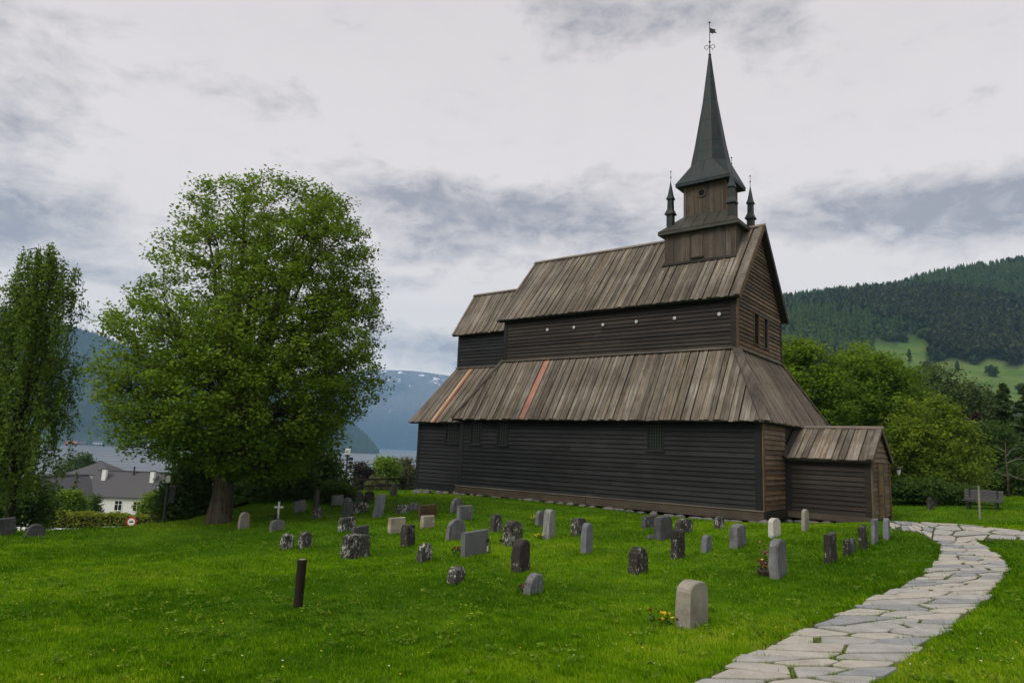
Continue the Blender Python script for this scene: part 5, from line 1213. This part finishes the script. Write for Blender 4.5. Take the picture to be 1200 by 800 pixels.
B().tube([(0, 0, -.2), (.03, 0, 1.3), (-.02, 0, 2.4), (.05, 0, 3.4)], [.075, .06, .045, .02], 8).build('trunk', MT['bark'], e_, smooth=True)
g = B(); rx = Vector((.83, -.55, 0))
for z, L, dz in ((1.5, 1.1, -.35), (2.1, 1.3, .35), (2.5, .9, .6), (1.3, -.7, .25), (2.8, -.6, .4)):
    a = Vector((0, 0, z)); m1 = a + rx * L * .5 + Vector((0, .2, dz * .8)); c = a + rx * L + Vector((0, .1, dz)); g.tube([a, m1, c], [.024, .017, .007], 5); g.tube([m1, m1 + rx * L * .3 + Vector((0, -.3, .4))], [.014, .005], 4)
g.build('branches', MT['barkpale'], e_)

# behind and around the big tree
bt('leafy_tree', 'dark dense tree standing behind the big tree trunk', 330, 36, [(500, 290, 360), (520, 270, 385), (545, 262, 398), (570, 265, 396), (590, 275, 385)], .2, 1.5, 12, 520, 45, .13, 'dark', .6, 51)
bt('leafy_tree', 'dark dense tree left of the big tree trunk by the floodlight', 215, 31, [(535, 215, 250), (555, 205, 255), (575, 196, 255), (595, 195, 252), (610, 198, 250)], .14, .8, 10, 300, 45, .11, 'dark', .45, 52)
bt('leafy_tree', 'small pale green tree with see-through branches right of the big tree', 382, 47, [(538, 376, 394), (550, 368, 400), (565, 366, 402), (578, 372, 398)], .08, 1.2, 8, 90, 40, .12, 'olive', .45, 53)
bt('shrub', 'round green garden shrub in front of the white house, left', 98, 58, [(576, 82, 100), (585, 72, 107), (596, 66, 110), (606, 68, 109)], .06, .3, 8, 190, 48, .13, 'maple', .5, 54, 'shrub')
bt('shrub', 'round light green garden shrub in front of the white house, right', 180, 56, [(578, 184, 194), (587, 178, 199), (597, 176, 202), (606, 177, 200)], .06, .3, 8, 160, 48, .13, 'bright', .5, 55, 'shrub')
bt('shrub', 'slim dark shrub against the white house wall', 119, 66, [(582, 115, 124), (592, 113, 126), (606, 113, 127)], .04, .3, 6, 50, 45, .12, 'dark', .35, 56, 'shrub')
bt('leafy_tree', 'dark tree rising behind the left roof of the white house', 98, 118, [(531, 92, 106), (540, 80, 114), (552, 72, 116), (566, 76, 112)], .2, 4, 8, 130, 45, .22, 'dark', .8, 57)
bt('leafy_tree', 'leafy bush under the weeping birch', 20, 34, [(560, 5, 40), (580, -12, 60), (600, -18, 66), (615, -15, 62)], .08, .3, 8, 230, 45, .11, 'dark', .5, 58, 'shrub')
# by the water
bt('leafy_tree', 'dark red-leaved tree by the fjord right of the floodlight post', 425, 74, [(545, 420, 434), (556, 412, 440), (566, 412, 440), (576, 418, 436)], .12, 1.5, 8, 80, 40, .18, 'red', .55, 61)
bt('leafy_tree', 'upright green tree by the fjord', 456, 80, [(533, 448, 460), (545, 443, 467), (560, 440, 470), (578, 443, 468)], .14, 1.5, 8, 170, 45, .17, 'maple', .6, 62)
bt('leafy_tree', 'yellow-green tree by the fjord next to the church corner', 476, 84, [(539, 468, 482), (550, 464, 490), (565, 462, 494), (580, 464, 492)], .14, 1.5, 8, 150, 45, .17, 'olive', .6, 63)
bt('shrub', 'pale olive shrub by the fjord below the upright green tree', 444, 70, [(560, 438, 452), (568, 432, 460), (580, 430, 462)], .06, .4, 6, 70, 42, .14, 'olive', .4, 64, 'shrub')
conifer(base_at(487, 150), 11.5, 2.6, 'far dark conifer half hidden by the church corner', 65, name='pine_tree', nb=70, sp=30, leaf=.3)
conifer(base_at(480, 165), 8.5, 2.4, 'smaller far dark conifer beside the half hidden one', 66, name='pine_tree', nb=60, sp=28, leaf=.3)

def leafy_box(name, label, cat, cx, cy, L, T, H, yaw, z0, n, leaf, lm, seed, rnd=.15, tagk=None):
    rng = np.random.default_rng(seed); e_ = empty(name, (cx, cy, z0), yaw); tag(e_, label, cat, None)
    B().box((-L / 2 + .15, -T / 2 + .15, -.2), (L / 2 - .15, T / 2 - .15, H - .18)).build('stems', MT['barkdark'], e_)
    u_ = rng.uniform(-1, 1, (n, 3)); f = rng.integers(0, 4, n); u_[f == 0, 2] = 1; u_[f == 1, 1] = -1; u_[f == 2, 1] = 1; u_[f == 3, 0] = np.sign(u_[f == 3, 0]); 
    u_ *= 1 - np.abs(rng.normal(size=(n, 3))) * .05
    P = u_ * np.array([L / 2, T / 2, H / 2]) + np.array([0, 0, H / 2]); P += rng.normal(size=(n, 3)) * .05
    lump = .06 * np.sin(P[:, 0] * 3.1 + seed) + .05 * np.sin(P[:, 0] * 7.3); P[:, 2] += lump * (u_[:, 2] > .7)
    if rnd: 
        k = 1 - rnd * (np.abs(u_[:, 0]) ** 4) * (u_[:, 2] > 0) - rnd * (np.abs(u_[:, 1]) ** 4) * (u_[:, 2] > .5); P[:, 2] *= k
    V, F = leaf_faces(P, leaf, rng); link('foliage', mesh_np('foliage', V, F, np.repeat(rng.random(n), 4)), LF[lm], e_); return e_
p = hit(393, 590.5); leafy_box('clipped_bush', 'small clipped dark green bush by the grey flat-topped gravestone', 'bush', p.x, p.y + .5, 1.55, 1.1, .92, .1, gz(p.x, p.y + .5), 5200, .055, 'dark', 3, .2)
pa = at(40, 602, 49); pb_ = at(180, 602, 49); c = (pa + pb_) / 2; zt = c.z; zg = gz(c.x, c.y)
leafy_box('garden_hedge', 'long clipped yellow-green hedge in front of the white house', 'hedge', c.x, c.y + .6, (pb_ - pa).length, 1.2, max(.9, zt - zg), math.atan2(pb_.y - pa.y, pb_.x - pa.x), zg, 12000, .11, 'hedge', 4, .05)

# ------------------------------------------------------------------ white house, car, road sign, far shore
def wpt(u, v, D): return at(u, v, D)
def hip_house(name, label, org, yaw, L, Wd, He, Hr, hipL, hipR, roofm, wins, base=-3.0, chim=(), ov=.3, group=None, cat='house'):
    """org: ground-floor corner level of the eave's left front corner; local x along the front, y away"""
    e_ = empty(name, org, yaw); tag(e_, label, cat, group)
    wl = bx((0, 0, base), (L, Wd, He)).build('wall', MT['white'], e_)
    if not hipL: B().prism([(0, 0, He), (0, Wd, He), (0, Wd / 2, Hr)], (.06, 0, 0)).build('gable', MT['white'], e_)
    if not hipR: B().prism([(L - .06, 0, He), (L - .06, Wd, He), (L - .06, Wd / 2, Hr)], (.06, 0, 0)).build('gable', MT['white'], e_)
    a, b_, c_, d_ = (-ov, -ov, He - .1), (L + ov, -ov, He - .1), (L + ov, Wd + ov, He - .1), (-ov, Wd + ov, He - .1); r1 = (hipL if hipL else -ov, Wd / 2, Hr + .1); r2 = (L - hipR if hipR else L + ov, Wd / 2, Hr + .1)
    rb = B(); vs = [Vector(q) for q in (a, b_, c_, d_, r1, r2)]; vs += [q + Vector((0, 0, .14)) for q in vs]
    fs = [(0, 1, 5, 4), (2, 3, 4, 5)] + ([(3, 0, 4)] if hipL else []) + ([(1, 2, 5)] if hipR else [])
    rb.add(vs, [f[::-1] for f in fs] + [tuple(i + 6 for i in f) for f in fs] + [(0, 1, 7, 6), (1, 2, 8, 7), (2, 3, 9, 8), (3, 0, 6, 9)])
    rf = rb.build('roof', roofm, e_)
    B().bar((r1[0], r1[1], r1[2] + .16), (r2[0], r2[1], r2[2] + .16), .25, .1).build('ridge_cap', roofm, rf)
    for (x0, z0, w_, h_) in wins:
        wd = B().box((x0 - .08, -.06, z0 - .08), (x0, .02, z0 + h_ + .08)).box((x0 + w_, -.06, z0 - .08), (x0 + w_ + .08, .02, z0 + h_ + .08)).box((x0, -.06, z0 + h_), (x0 + w_, .02, z0 + h_ + .08)).box((x0, -.06, z0 - .08), (x0 + w_, .02, z0)).box((x0 + w_ / 2 - .03, -.05, z0), (x0 + w_ / 2 + .03, .02, z0 + h_)).box((x0, -.048, z0 + h_ * .6), (x0 + w_, .018, z0 + h_ * .6 + .05)).build('window', MT['white'], e_)
        bx((x0, -.03, z0), (x0 + w_, -.01, z0 + h_)).build('pane', MT['glass'], wd)
    for (x0, y0, w_, z0, z1) in chim:
        ch_ = bx((x0, y0, z0), (x0 + w_, y0 + w_, z1)).build('chimney', MT['white'], e_); bx((x0 - .05, y0 - .05, z1), (x0 + w_ + .05, y0 + w_ + .05, z1 + .1)).build('chimney_cap', MT['slate'], ch_)
    return e_
o_ = at(97, 581, 90); o2 = at(222, 581, 90); yaw = math.atan2(o2.y - o_.y, o2.x - o_.x) + .06
hs = hip_house('white_house', 'long low white house with a grey slate roof and white chimneys beyond the hedge', o_, yaw, 14.4, 7.0, 0, 2.9, 0, 0, MT['slate'], [(4.1, -1.6, .85, 1.15), (6.4, -1.6, .85, 1.15), (9.0, -1.6, .85, 1.15), (11.4, -1.6, .85, 1.15)], -4.5, chim=[(1.0, 2.0, .5, 1.3, 3.35), (7.2, 1.9, .5, 1.3, 3.3)])
for x in (8.6, 9.4): B().box((x, 1.0, .92), (x + .5, 1.05, 1.4)).build('skylight', MT['paleglass'], hs).rotation_euler = (0, 0, 0)
B().lathe([(.1, 2.4), (.1, 3.6), (.16, 3.65), (.1, 3.8)], 8, (4.6, 3.0, 0)).build('flue', MT['iron'], hs)
o_ = at(80, 555, 99); o2 = at(124, 555, 99); yaw2 = math.atan2(o2.y - o_.y, o2.x - o_.x)
hip_house('white_house', 'white house with a pointed hipped slate roof behind the long low one', o_, yaw2 + .05, 5.6, 6.0, 0, 1.55, 2.7, 2.7, MT['slate'], [(1.0, -1.7, .8, 1.2), (3.6, -1.7, .8, 1.2)], -6)
# side wing with its gable towards the camera
rA = at(101, 557.5, 92); wd_ = Vector((-.22, -.975, 0)).normalized(); wy = math.atan2(wd_.y, wd_.x); side = Vector((-wd_.y, wd_.x, 0))
hip_house('house_wing', 'low white gabled wing at the left end of the long white house', rA - side * 2.6 - Vector((0, 0, 2.3)), wy, 8.0, 5.2, 0, 2.2, 0, 0, MT['slate'], [(1.2, -1.7, .8, 1.1), (4.6, -1.7, .8, 1.1)], -5)

def car(u, v, D, label, yaw, group=None):
    t_ = at(u, v, D); zg = t_.z - 1.42; e_ = empty('parked_car', (t_.x, t_.y, zg), yaw); tag(e_, label, 'car', group)
    prof = [(-2.05, .35), (-2.1, .75), (-1.95, .92), (-1.35, 1.0), (-.75, 1.40), (.75, 1.43), (1.55, 1.05), (2.05, .92), (2.12, .6), (2.05, .35)]
    b = B().prism([(x, -.82, z) for x, z in prof], (0, 1.64, 0)); b.build('body', MT['carpaint'], e_, bevel=.05)
    for s in (-1, 1):
        B().prism([(-1.15, s * .825, 1.0), (-.68, s * .825, 1.33), (.66, s * .825, 1.36), (1.3, s * .825, 1.04)], (0, s * .01, 0)).build('side_window', MT['glass'], e_)
        for x in (-1.3, 1.3):
            wh = B().lathe([(.31, -.09), (.32, 0), (.31, .09)], 14).build('wheel', MT['rubber'], e_, (x, s * .78, .31)); wh.rotation_euler = (rad(90), 0, 0); B().lathe([(.2, -.095), (.2, .095)], 10).build('rim', MT['lampwhite'], wh)
    B().prism([(-1.33, -.7, 1.03), (-.78, -.66, 1.395), (-.78, .66, 1.395), (-1.33, .7, 1.03)], (-.02, 0, .015)).build('windscreen', MT['glass'], e_)
    B().prism([(.82, -.66, 1.41), (1.5, -.7, 1.07), (1.5, .7, 1.07), (.82, .66, 1.41)], (.015, 0, .02)).build('rear_window', MT['glass'], e_)
    for s in (-1, 1): B().box((-2.13, s * .6 - .15, .66), (-2.05, s * .6 + .15, .78)).build('headlight', MT['paleglass'], e_)
car(132, 618.3, 38, 'white parked car whose roof shows above the lawn edge before the hedge', .1)
car(70, 620.5, 40, 'white parked car barely showing above the lawn edge under the birch', .05)
t_ = at(154.5, 611, 44); zg = gz(t_.x, t_.y); e_ = empty('road_sign', (t_.x, t_.y, zg), .05); tag(e_, 'round red-rimmed road sign with a white plate in front of the hedge', 'road sign')
B().lathe([(.035, -.2), (.035, t_.z - zg + .3)], 8).build('pole', MT['iron'], e_)
ds = B().lathe([(.32, 0), (.32, .02)], 24).build('sign_disc', MT['sign_red'], e_, (0, -.05, t_.z - zg)); ds.rotation_euler = (rad(90), 0, 0)
B().lathe([(.22, .02), (.22, .026)], 24).build('sign_face', MT['white'], ds); B().box((-.12, -.04, .026), (.12, .05, .03)).build('sign_symbol', MT['iron'], ds)
B().box((-.3, -.07, t_.z - zg - .62), (.3, -.05, t_.z - zg - .36)).build('sign_plate', MT['white'], e_)

def zfar(u, D, v): return at(u, v, D)
for i, (u, v, D, L, He, rm, wm, lab) in enumerate([
    (91, 512.5, 2150, 26, 8, 'slate', 'white', 'white farmhouse on the far shore meadow'), (84, 521, 2040, 34, 5, 'red_paint', 'red_paint', 'long red boathouse at the far waterline'),
    (115, 521, 2045, 26, 6, 'slate', 'white', 'white boathouse with a grey roof at the far waterline'), (98, 521, 2042, 16, 5, 'slate', 'red_paint', 'small red shed between the boathouses at the far waterline'), (173, 523, 2040, 22, 6, 'slate', 'white', 'white house at the far waterline right of the others')]):
    q = at(u, v, D); e_ = empty('far_house', q); tag(e_, lab, 'house', 'houses on the far shore')
    bx((-L / 2, -5, -12), (L / 2, 5, He)).build('wall', MT[wm], e_)
    B().prism([(-L / 2 - .8, -6, He - .2), (-L / 2 - .8, 6, He - .2), (-L / 2 - .8, 0, He + 5)], (L + 1.6, 0, 0)).build('roof', MT[rm], e_)
    for k in range(3): bx((-L / 2 + L * (k + .5) / 3 - 1, -5.1, 2), (-L / 2 + L * (k + .5) / 3 + 1, -5.02, 4.4)).build('window', MT['glass'], e_)

# ------------------------------------------------------------------ far woods (masses)
def tier_tree(n=6, tiers=3, slim=.2):
    V, F = [], []
    for t_ in range(tiers):
        z0 = .12 + .26 * t_; z1 = min(1.0, z0 + .46); r = slim * (1 - .26 * t_); o = len(V)
        for k in range(n): a = 2 * math.pi * k / n + t_; rr = r * (1.15 if k % 2 else .75); V.append((rr * math.cos(a), rr * math.sin(a), z0 + (.03 if k % 2 else .08)))
        V.append((0, 0, z1)); F += [(o + k, o + (k + 1) % n, o + n) for k in range(n)]
    return np.array(V), np.array(F)
def puff_tree(rng, z0=.42, r=.22, n=26, s=.12):
    C = rng.normal(size=(n, 3)); C /= np.linalg.norm(C, axis=1)[:, None]; C *= rng.uniform(.5, 1, (n, 1)); C = C * np.array([r, r, (1 - z0) / 2]) + np.array([0, 0, (1 + z0) / 2]); V, F = [], []
    for c in C:
        a = rng.normal(size=3); a /= np.linalg.norm(a); b = np.cross(a, rng.normal(size=3)); b /= np.linalg.norm(b); o = len(V); V += [c + a * s, c + b * s * .9 - a * s * .4, c - b * s * .9 - a * s * .4]; F.append((o, o + 1, o + 2))
    o = len(V); w_ = .016
    V += [(-w_, 0, 0), (w_, 0, 0), (0, w_, .7), (0, -w_, 0), (0, w_, 0), (w_, 0, .7)]; F += [(o, o + 1, o + 2), (o + 3, o + 4, o + 5)]
    return np.array(V), np.array(F)
def wood_mass(name, X, Y, Z, Hs, temps, pick, mtls, rng, label=None):
    for mi in range(len(mtls)):
        Vs, Fs, Ts, off = [], [], [], 0
        for ti, (m_, V, F) in enumerate(temps):
            if m_ != mi: continue
            s = pick == ti; n = s.sum()
            if not n: continue
            a = rng.uniform(0, 6.28, n); c_, s_ = np.cos(a), np.sin(a); wd = rng.uniform(.8, 1.25, n) * Hs[s]
            vx = (V[None, :, 0] * c_[:, None] - V[None, :, 1] * s_[:, None]) * wd[:, None] + X[s][:, None]; vy = (V[None, :, 0] * s_[:, None] + V[None, :, 1] * c_[:, None]) * wd[:, None] + Y[s][:, None]; vz = V[None, :, 2] * Hs[s][:, None] + Z[s][:, None]
            P = np.stack([vx, vy, vz], -1).reshape(-1, 3); Vs.append(P); Fs.append((F[None] + (np.arange(n) * len(V))[:, None, None]).reshape(-1, 3) + off); off += len(P)
            Ts.append(np.repeat(np.clip(rng.random(n) * .7 + .3 * (np.sin(X[s] * .03) * .5 + .5), 0, 1), len(V)))
        if Vs:
            o = link(name, mesh_np(name, np.concatenate(Vs), np.concatenate(Fs), np.concatenate(Ts)), LF[mtls[mi]]); tag(o, kind='stuff')
            if label: o['label'] = label[mi]
rng = np.random.default_rng(77)
temps = [(0, *tier_tree(6, 3, .15)), (0, *tier_tree(6, 3, .19)), (1, *puff_tree(rng, .40, .17)), (1, *puff_tree(rng, .48, .15)), (2, *puff_tree(rng, .15, .3, 40, .16)), (2, *puff_tree(rng, .1, .26, 40, .15))]
n = 15000; uu = rng.uniform(860, 1420, n); Dd = np.sqrt(rng.uniform(480 ** 2, 985 ** 2, n))
edge = np.where(uu > 1095, 592, np.where(uu > 1028, 660, 470)) + 14 * np.sin(uu * .13)
k = Dd > edge + rng.uniform(-6, 6, n); uu, Dd = uu[k], Dd[k]; X = (uu - 600) / FPX * Dd; Y = Dd; Z = zground(X, Y)
edge = edge[k]; near = np.clip(1 - (Dd - edge) / 40, 0, 1)
pat = np.sin(X * .021 + 1) + np.sin(Y * .017 + X * .011) + rng.normal(size=len(X)) * .5
pick = np.where(pat > 1.55, 4 + rng.integers(0, 2, len(X)), np.where((Dd < 740) & (uu > 1090) | (pat < -.3), 2 + rng.integers(0, 2, len(X)), rng.integers(0, 2, len(X))))
pick = np.where((near > .5) & (uu < 1095), 4 + rng.integers(0, 2, len(X)), pick)
Hs = rng.uniform(11, 19, len(X)) * np.where(pick >= 4, .62, 1.0)
wood_mass('hillside_forest', X, Y, Z - .5, Hs, temps, pick, ['far', 'farpine', 'fargreen'], rng, ['dark spruces of the forest on the hill', 'brownish pines of the forest on the hill', 'bright leaf trees of the forest on the hill'])
def scatter_ridge(name, R_, n, h, seed, hmin=-25, flt=None, lab=None):
    X0, Y0, Z0, T0 = R_; rr = np.random.default_rng(seed); a, b_ = X0.shape; i = rr.uniform(0, a - 1.001, n); j = rr.uniform(0, b_ - 1.001, n); i0, j0 = i.astype(int), j.astype(int); fi, fj = i - i0, j - j0
    def bl(A_): return A_[i0, j0] * (1 - fi) * (1 - fj) + A_[i0 + 1, j0] * fi * (1 - fj) + A_[i0, j0 + 1] * (1 - fi) * fj + A_[i0 + 1, j0 + 1] * fi * fj
    X, Y, Z, T_ = bl(X0), bl(Y0), bl(Z0), bl(T0); k = (Z > hmin) & (T_ < 1.06)
    if flt is not None: k &= flt(X, Y, Z)
    X, Y, Z = X[k], Y[k], Z[k]
    wood_mass(name, X, Y, Z - 1, rr.uniform(h * .7, h * 1.2, len(X)), [(0, *tier_tree(5, 2, .22))], np.zeros(len(X), int), ['far'], rr, [lab])
scatter_ridge('headland_forest', R1, 5000, 16, 5, -31, lab='dark forest on the headland across the fjord')
scatter_ridge('far_shore_forest', R2, 9000, 18, 6, 4, lab='dark forest on the hill across the fjord at the left')
# single trees on the hillside meadow
for i, (u, v, h_, kd, lab) in enumerate([(1066, 424, 11, 'c', 'lone dark conifer at the left side of the hillside meadow'), (1087, 435, 8, 'b', 'dark round bush tree on the hillside meadow behind the pine top'), (1122, 433, 7, 'c', 'slim dark conifer in the middle of the hillside meadow'), (1163, 441, 9, 'b', 'round dark tree low on the hillside meadow to the right'), (1178, 423, 12, 'b', 'round pale green tree at the forest edge above the meadow'), (1188, 421, 10, 'b', 'dark round tree at the forest edge, far right'), (1059, 401, 10, 'b', 'round tree at the upper left corner of the hillside meadow'), (1199, 462, 7, 'b', 'dark round tree at the right end of the meadow')]):
    p = hit(u, v)
    if kd == 'c': conifer(p, h_, 2.6, lab, 200 + i, nb=50, sp=22, leaf=.7, group='single trees on the hillside meadow')
    else: broad_tree('meadow_tree', lab, 'tree', p, [(h_ * .1, 0, h_ * .3), (h_ * .45, 0, h_ * .5), (h_ * .8, 0, h_ * .38), (h_, 0, h_ * .12)], .2, h_ * .25, 5, 60, 24, .8, 'fargreen' if 'pale' in lab else 'dark', 'barkdark', 1.2, 210 + i, 'single trees on the hillside meadow')

# ------------------------------------------------------------------ lawn grass and flowers
def lawn():
    rng = np.random.default_rng(3); n = 800000
    # more blades per square metre near the camera
    D = 7.0 * (46 / 7.0) ** rng.random(n); u = rng.uniform(-230, 1430, n); x = (u - 600) / FPX * D; y = D
    ok = np.ones(n, bool)
    for pl in PATHPOLY:
        ins = pip(x, y, pl); ok &= ~(ins & (rng.random(n) > .45))
    ii = np.where(ok & np.logical_or.reduce([pip(x, y, pl) for pl in PATHPOLY]))[0]; bad = np.zeros(len(ii), bool)
    for sl in SLABS: bad |= pip(x[ii], y[ii], sl)
    ok[ii[bad]] = False
    Dc = np.interp(u, [-230, 0, 100, 240, 300, 390, 490, 560, 700], [24, 25, 26, 29, 33, 42, 47, 60, 70]); ok &= D < Dc
    q = (np.stack([x, y], 1) - np.array([CH.x, CH.y])); lx = q @ np.array([EX.x, EX.y]); ly = q @ np.array([EY.x, EY.y]); ok &= ~((lx > -20.6) & (lx < .1) & (ly > -4.9)) & ~((lx > 0) & (lx < 3.5) & (abs(ly) < 2.1))
    x, y, D = x[ok], y[ok], D[ok]
    gx = np.concatenate([q.x + rng.uniform(-.5, .5, 260) * max(.5, wd_ + .25) for q, wd_, _ in GPOS]); gy = np.concatenate([q.y + rng.uniform(-.5, .5, 260) * max(.5, wd_ + .25) for q, wd_, _ in GPOS])
    es = np.concatenate([np.stack([sat(strips[0], a_, t_) for a_ in rng.uniform(0, strips[0][2][-1], 4500)]) + rng.normal(size=(4500, 2)) * .05 for t_ in (-.06, 1.06)]); gx = np.r_[gx, es[:, 0]]; gy = np.r_[gy, es[:, 1]]
    contact = np.r_[np.zeros(len(x), bool), np.ones(len(gx), bool)]; x = np.r_[x, gx]; y = np.r_[y, gy]; D = np.hypot(x, y); n = len(x); z = zground(x, y)
    def patch(s, a, b): return np.sin(x * s + a + np.sin(y * s * .7) * 1.3) * np.sin(y * s * 1.1 + b + np.sin(x * s * .8) * 1.2)
    cl = .5 + .3 * patch(.55, 1, 2) + .25 * patch(2.1, 3, .4) + .2 * patch(6.3, 1.2, 5)
    far = np.clip((D - 7) / 30, 0, 1)
    h = (.022 + .030 * np.clip(cl, 0, 1.2) * rng.uniform(.4, 1.3, n)) * (1 + .15 * far); tuft = np.clip(patch(3.1, .3, 4) * patch(8.7, 2, 1) * 2.2, 0, 1); h = h * (1 + .8 * tuft); tall = rng.random(n) < .006; h = np.where(tall, h * 2.2, h); h = np.where(contact, h * rng.uniform(1.2, 2.4, n), h)
    wd = (.003 + .0012 * D * rng.uniform(.5, 1.1, n) * .5); a = rng.uniform(0, 6.28, n); ln = h * rng.uniform(.2, 1.1, n); la = rng.uniform(0, 6.28, n) * .5 + 1.0 + .8 * patch(.9, 0, 1)
    bx_ = np.cos(a) * wd; by_ = np.sin(a) * wd; tx = x + np.cos(la) * ln; ty = y + np.sin(la) * ln
    V = np.stack([np.stack([x - bx_, y - by_, z - .004], 1), np.stack([x + bx_, y + by_, z - .004], 1), np.stack([tx, ty, z + h], 1)], 1).reshape(-1, 3)
    t_ = np.clip(.34 + .38 * patch(.33, 2.2, .7) + .22 * patch(1.3, .2, 2.7) + .16 * patch(4.1, 2, 1) + .12 * patch(11, 1, 2) - .16 * tuft + rng.normal(size=n) * .2, 0, 1); t_ = np.where(rng.random(n) < .02, 1.0, t_)
    return mesh_np('grass', V, np.arange(3 * n).reshape(n, 3), np.repeat(t_, 3))
def grass_mat():
    M, t = mat('grass_blades'); a = t.n('ShaderNodeAttribute', attribute_name='tint').outputs['Fac']
    c = t.ramp(a, [(0, (.044, .125, .001)), (.40, (.105, .235, .001)), (.8, (.18, .335, .003)), (1, (.29, .37, .02))])
    gn = t.n('ShaderNodeNewGeometry').outputs['Normal']; nv = t.n('ShaderNodeVectorMath', operation='NORMALIZE', ins={0: t.n('ShaderNodeVectorMath', operation='ADD', ins={0: t.scale(gn, .45, .45, .45), 1: (0, 0, .8)}).outputs[0]}).outputs[0]
    d = t.n('ShaderNodeBsdfPrincipled', ins={'Base Color': c, 'Roughness': .8, 'Specular IOR Level': .04, 'Normal': nv}); tr = t.n('ShaderNodeBsdfTranslucent', ins={0: c})
    t.n('ShaderNodeOutputMaterial', ins={0: t.n('ShaderNodeMixShader', ins={0: .35, 1: d.outputs[0], 2: tr.outputs[0]}).outputs[0]}); return M
tag(link('grass', lawn(), grass_mat()), 'lush mown grass of the churchyard lawn', kind='stuff')
def blooms(name, n, seed, mtl, size, label, stem=.07, clustered=.6):
    rr = random.Random(seed); hd = B(); cl = [(rr.uniform(0, 1200), 7.5 * (38 / 7.5) ** rr.random()) for _ in range(26)]
    c_ = 0
    while c_ < n:
        if rr.random() < clustered: cu, cd = rr.choice(cl); D = cd + rr.gauss(0, .5); u = cu + rr.gauss(0, .45) * FPX / D
        else: D = 7.5 * (38 / 7.5) ** rr.random(); u = rr.uniform(0, 1200)
        if D < 7.2 or D > 23 + max(0, u - 250) * .06: continue
        x, y = (u - 600) / FPX * D, D
        if any(pip(np.array([x]), np.array([y]), pl)[0] for pl in PATHPOLY): continue
        lx = (Vector((x, y, 0)) - CH).dot(EX); ly = (Vector((x, y, 0)) - CH).dot(EY)
        if lx < 3.6 and ly > -5.3: continue
        z = gz(x, y); h = stem * rr.uniform(.6, 1.3); s = size * rr.uniform(.6, 1.2)
        hd.lathe([(.2 * s, h - .3 * s), (s, h), (s * .6, h + .35 * s), (.1 * s, h + .4 * s)], 6, (x, y, z)); c_ += 1
    o = hd.build(name, mtl); tag(o, label, kind='stuff')
blooms('dandelion_flowers', 190, 5, MT['petal_y'], .014, 'yellow dandelion flowers scattered over the lawn', .055)
blooms('daisy_flowers', 90, 9, MT['petal_w'], .012, 'small white flowers and seed heads scattered over the lawn', .06, .3)

def weeds():
    rng = np.random.default_rng(15); n = 520; D = 7.4 * (24 / 7.4) ** rng.random(n); u = rng.uniform(0, 1200, n); x = (u - 600) / FPX * D; ok = np.ones(n, bool)
    for pl in PATHPOLY: ok &= ~pip(x, D, pl)
    x, y = x[ok], D[ok]; n = len(x); k = 16; i = np.repeat(np.arange(n), k); r = rng.uniform(.04, .14, n)[i]; a = rng.uniform(0, 6.28, n * k); q = r * np.sqrt(rng.random(n * k))
    C = np.stack([x[i] + q * np.cos(a), y[i] + q * np.sin(a), zground(x, y)[i] + rng.uniform(.02, .085, n * k)], 1); V, F = leaf_faces(C, .034, rng, flat=.35, elong=1.7)
    return mesh_np('broadleaf_weeds', V, F, np.repeat(np.clip(rng.random(n)[i] * .6 + rng.random(n * k) * .4, 0, 1), 4))
tag(link('broadleaf_weeds', weeds(), LF['maple']), 'small broad-leaved weeds growing among the lawn grass', kind='stuff')

# ------------------------------------------------------------------ air
HZ = B().box((-4300, -1600, -66), (1900, 7800, 820)).build('haze', None); tag(HZ, kind='stuff')
M, t = mat('haze_air'); v_ = t.n('ShaderNodeVolumePrincipled', ins={'Color': (.36, .63, 1.0, 1), 'Density': 1.12e-4, 'Anisotropy': 0.0})
t.nt.links.new(v_.outputs[0], t.n('ShaderNodeOutputMaterial').inputs['Volume']); HZ.data.materials.append(M)
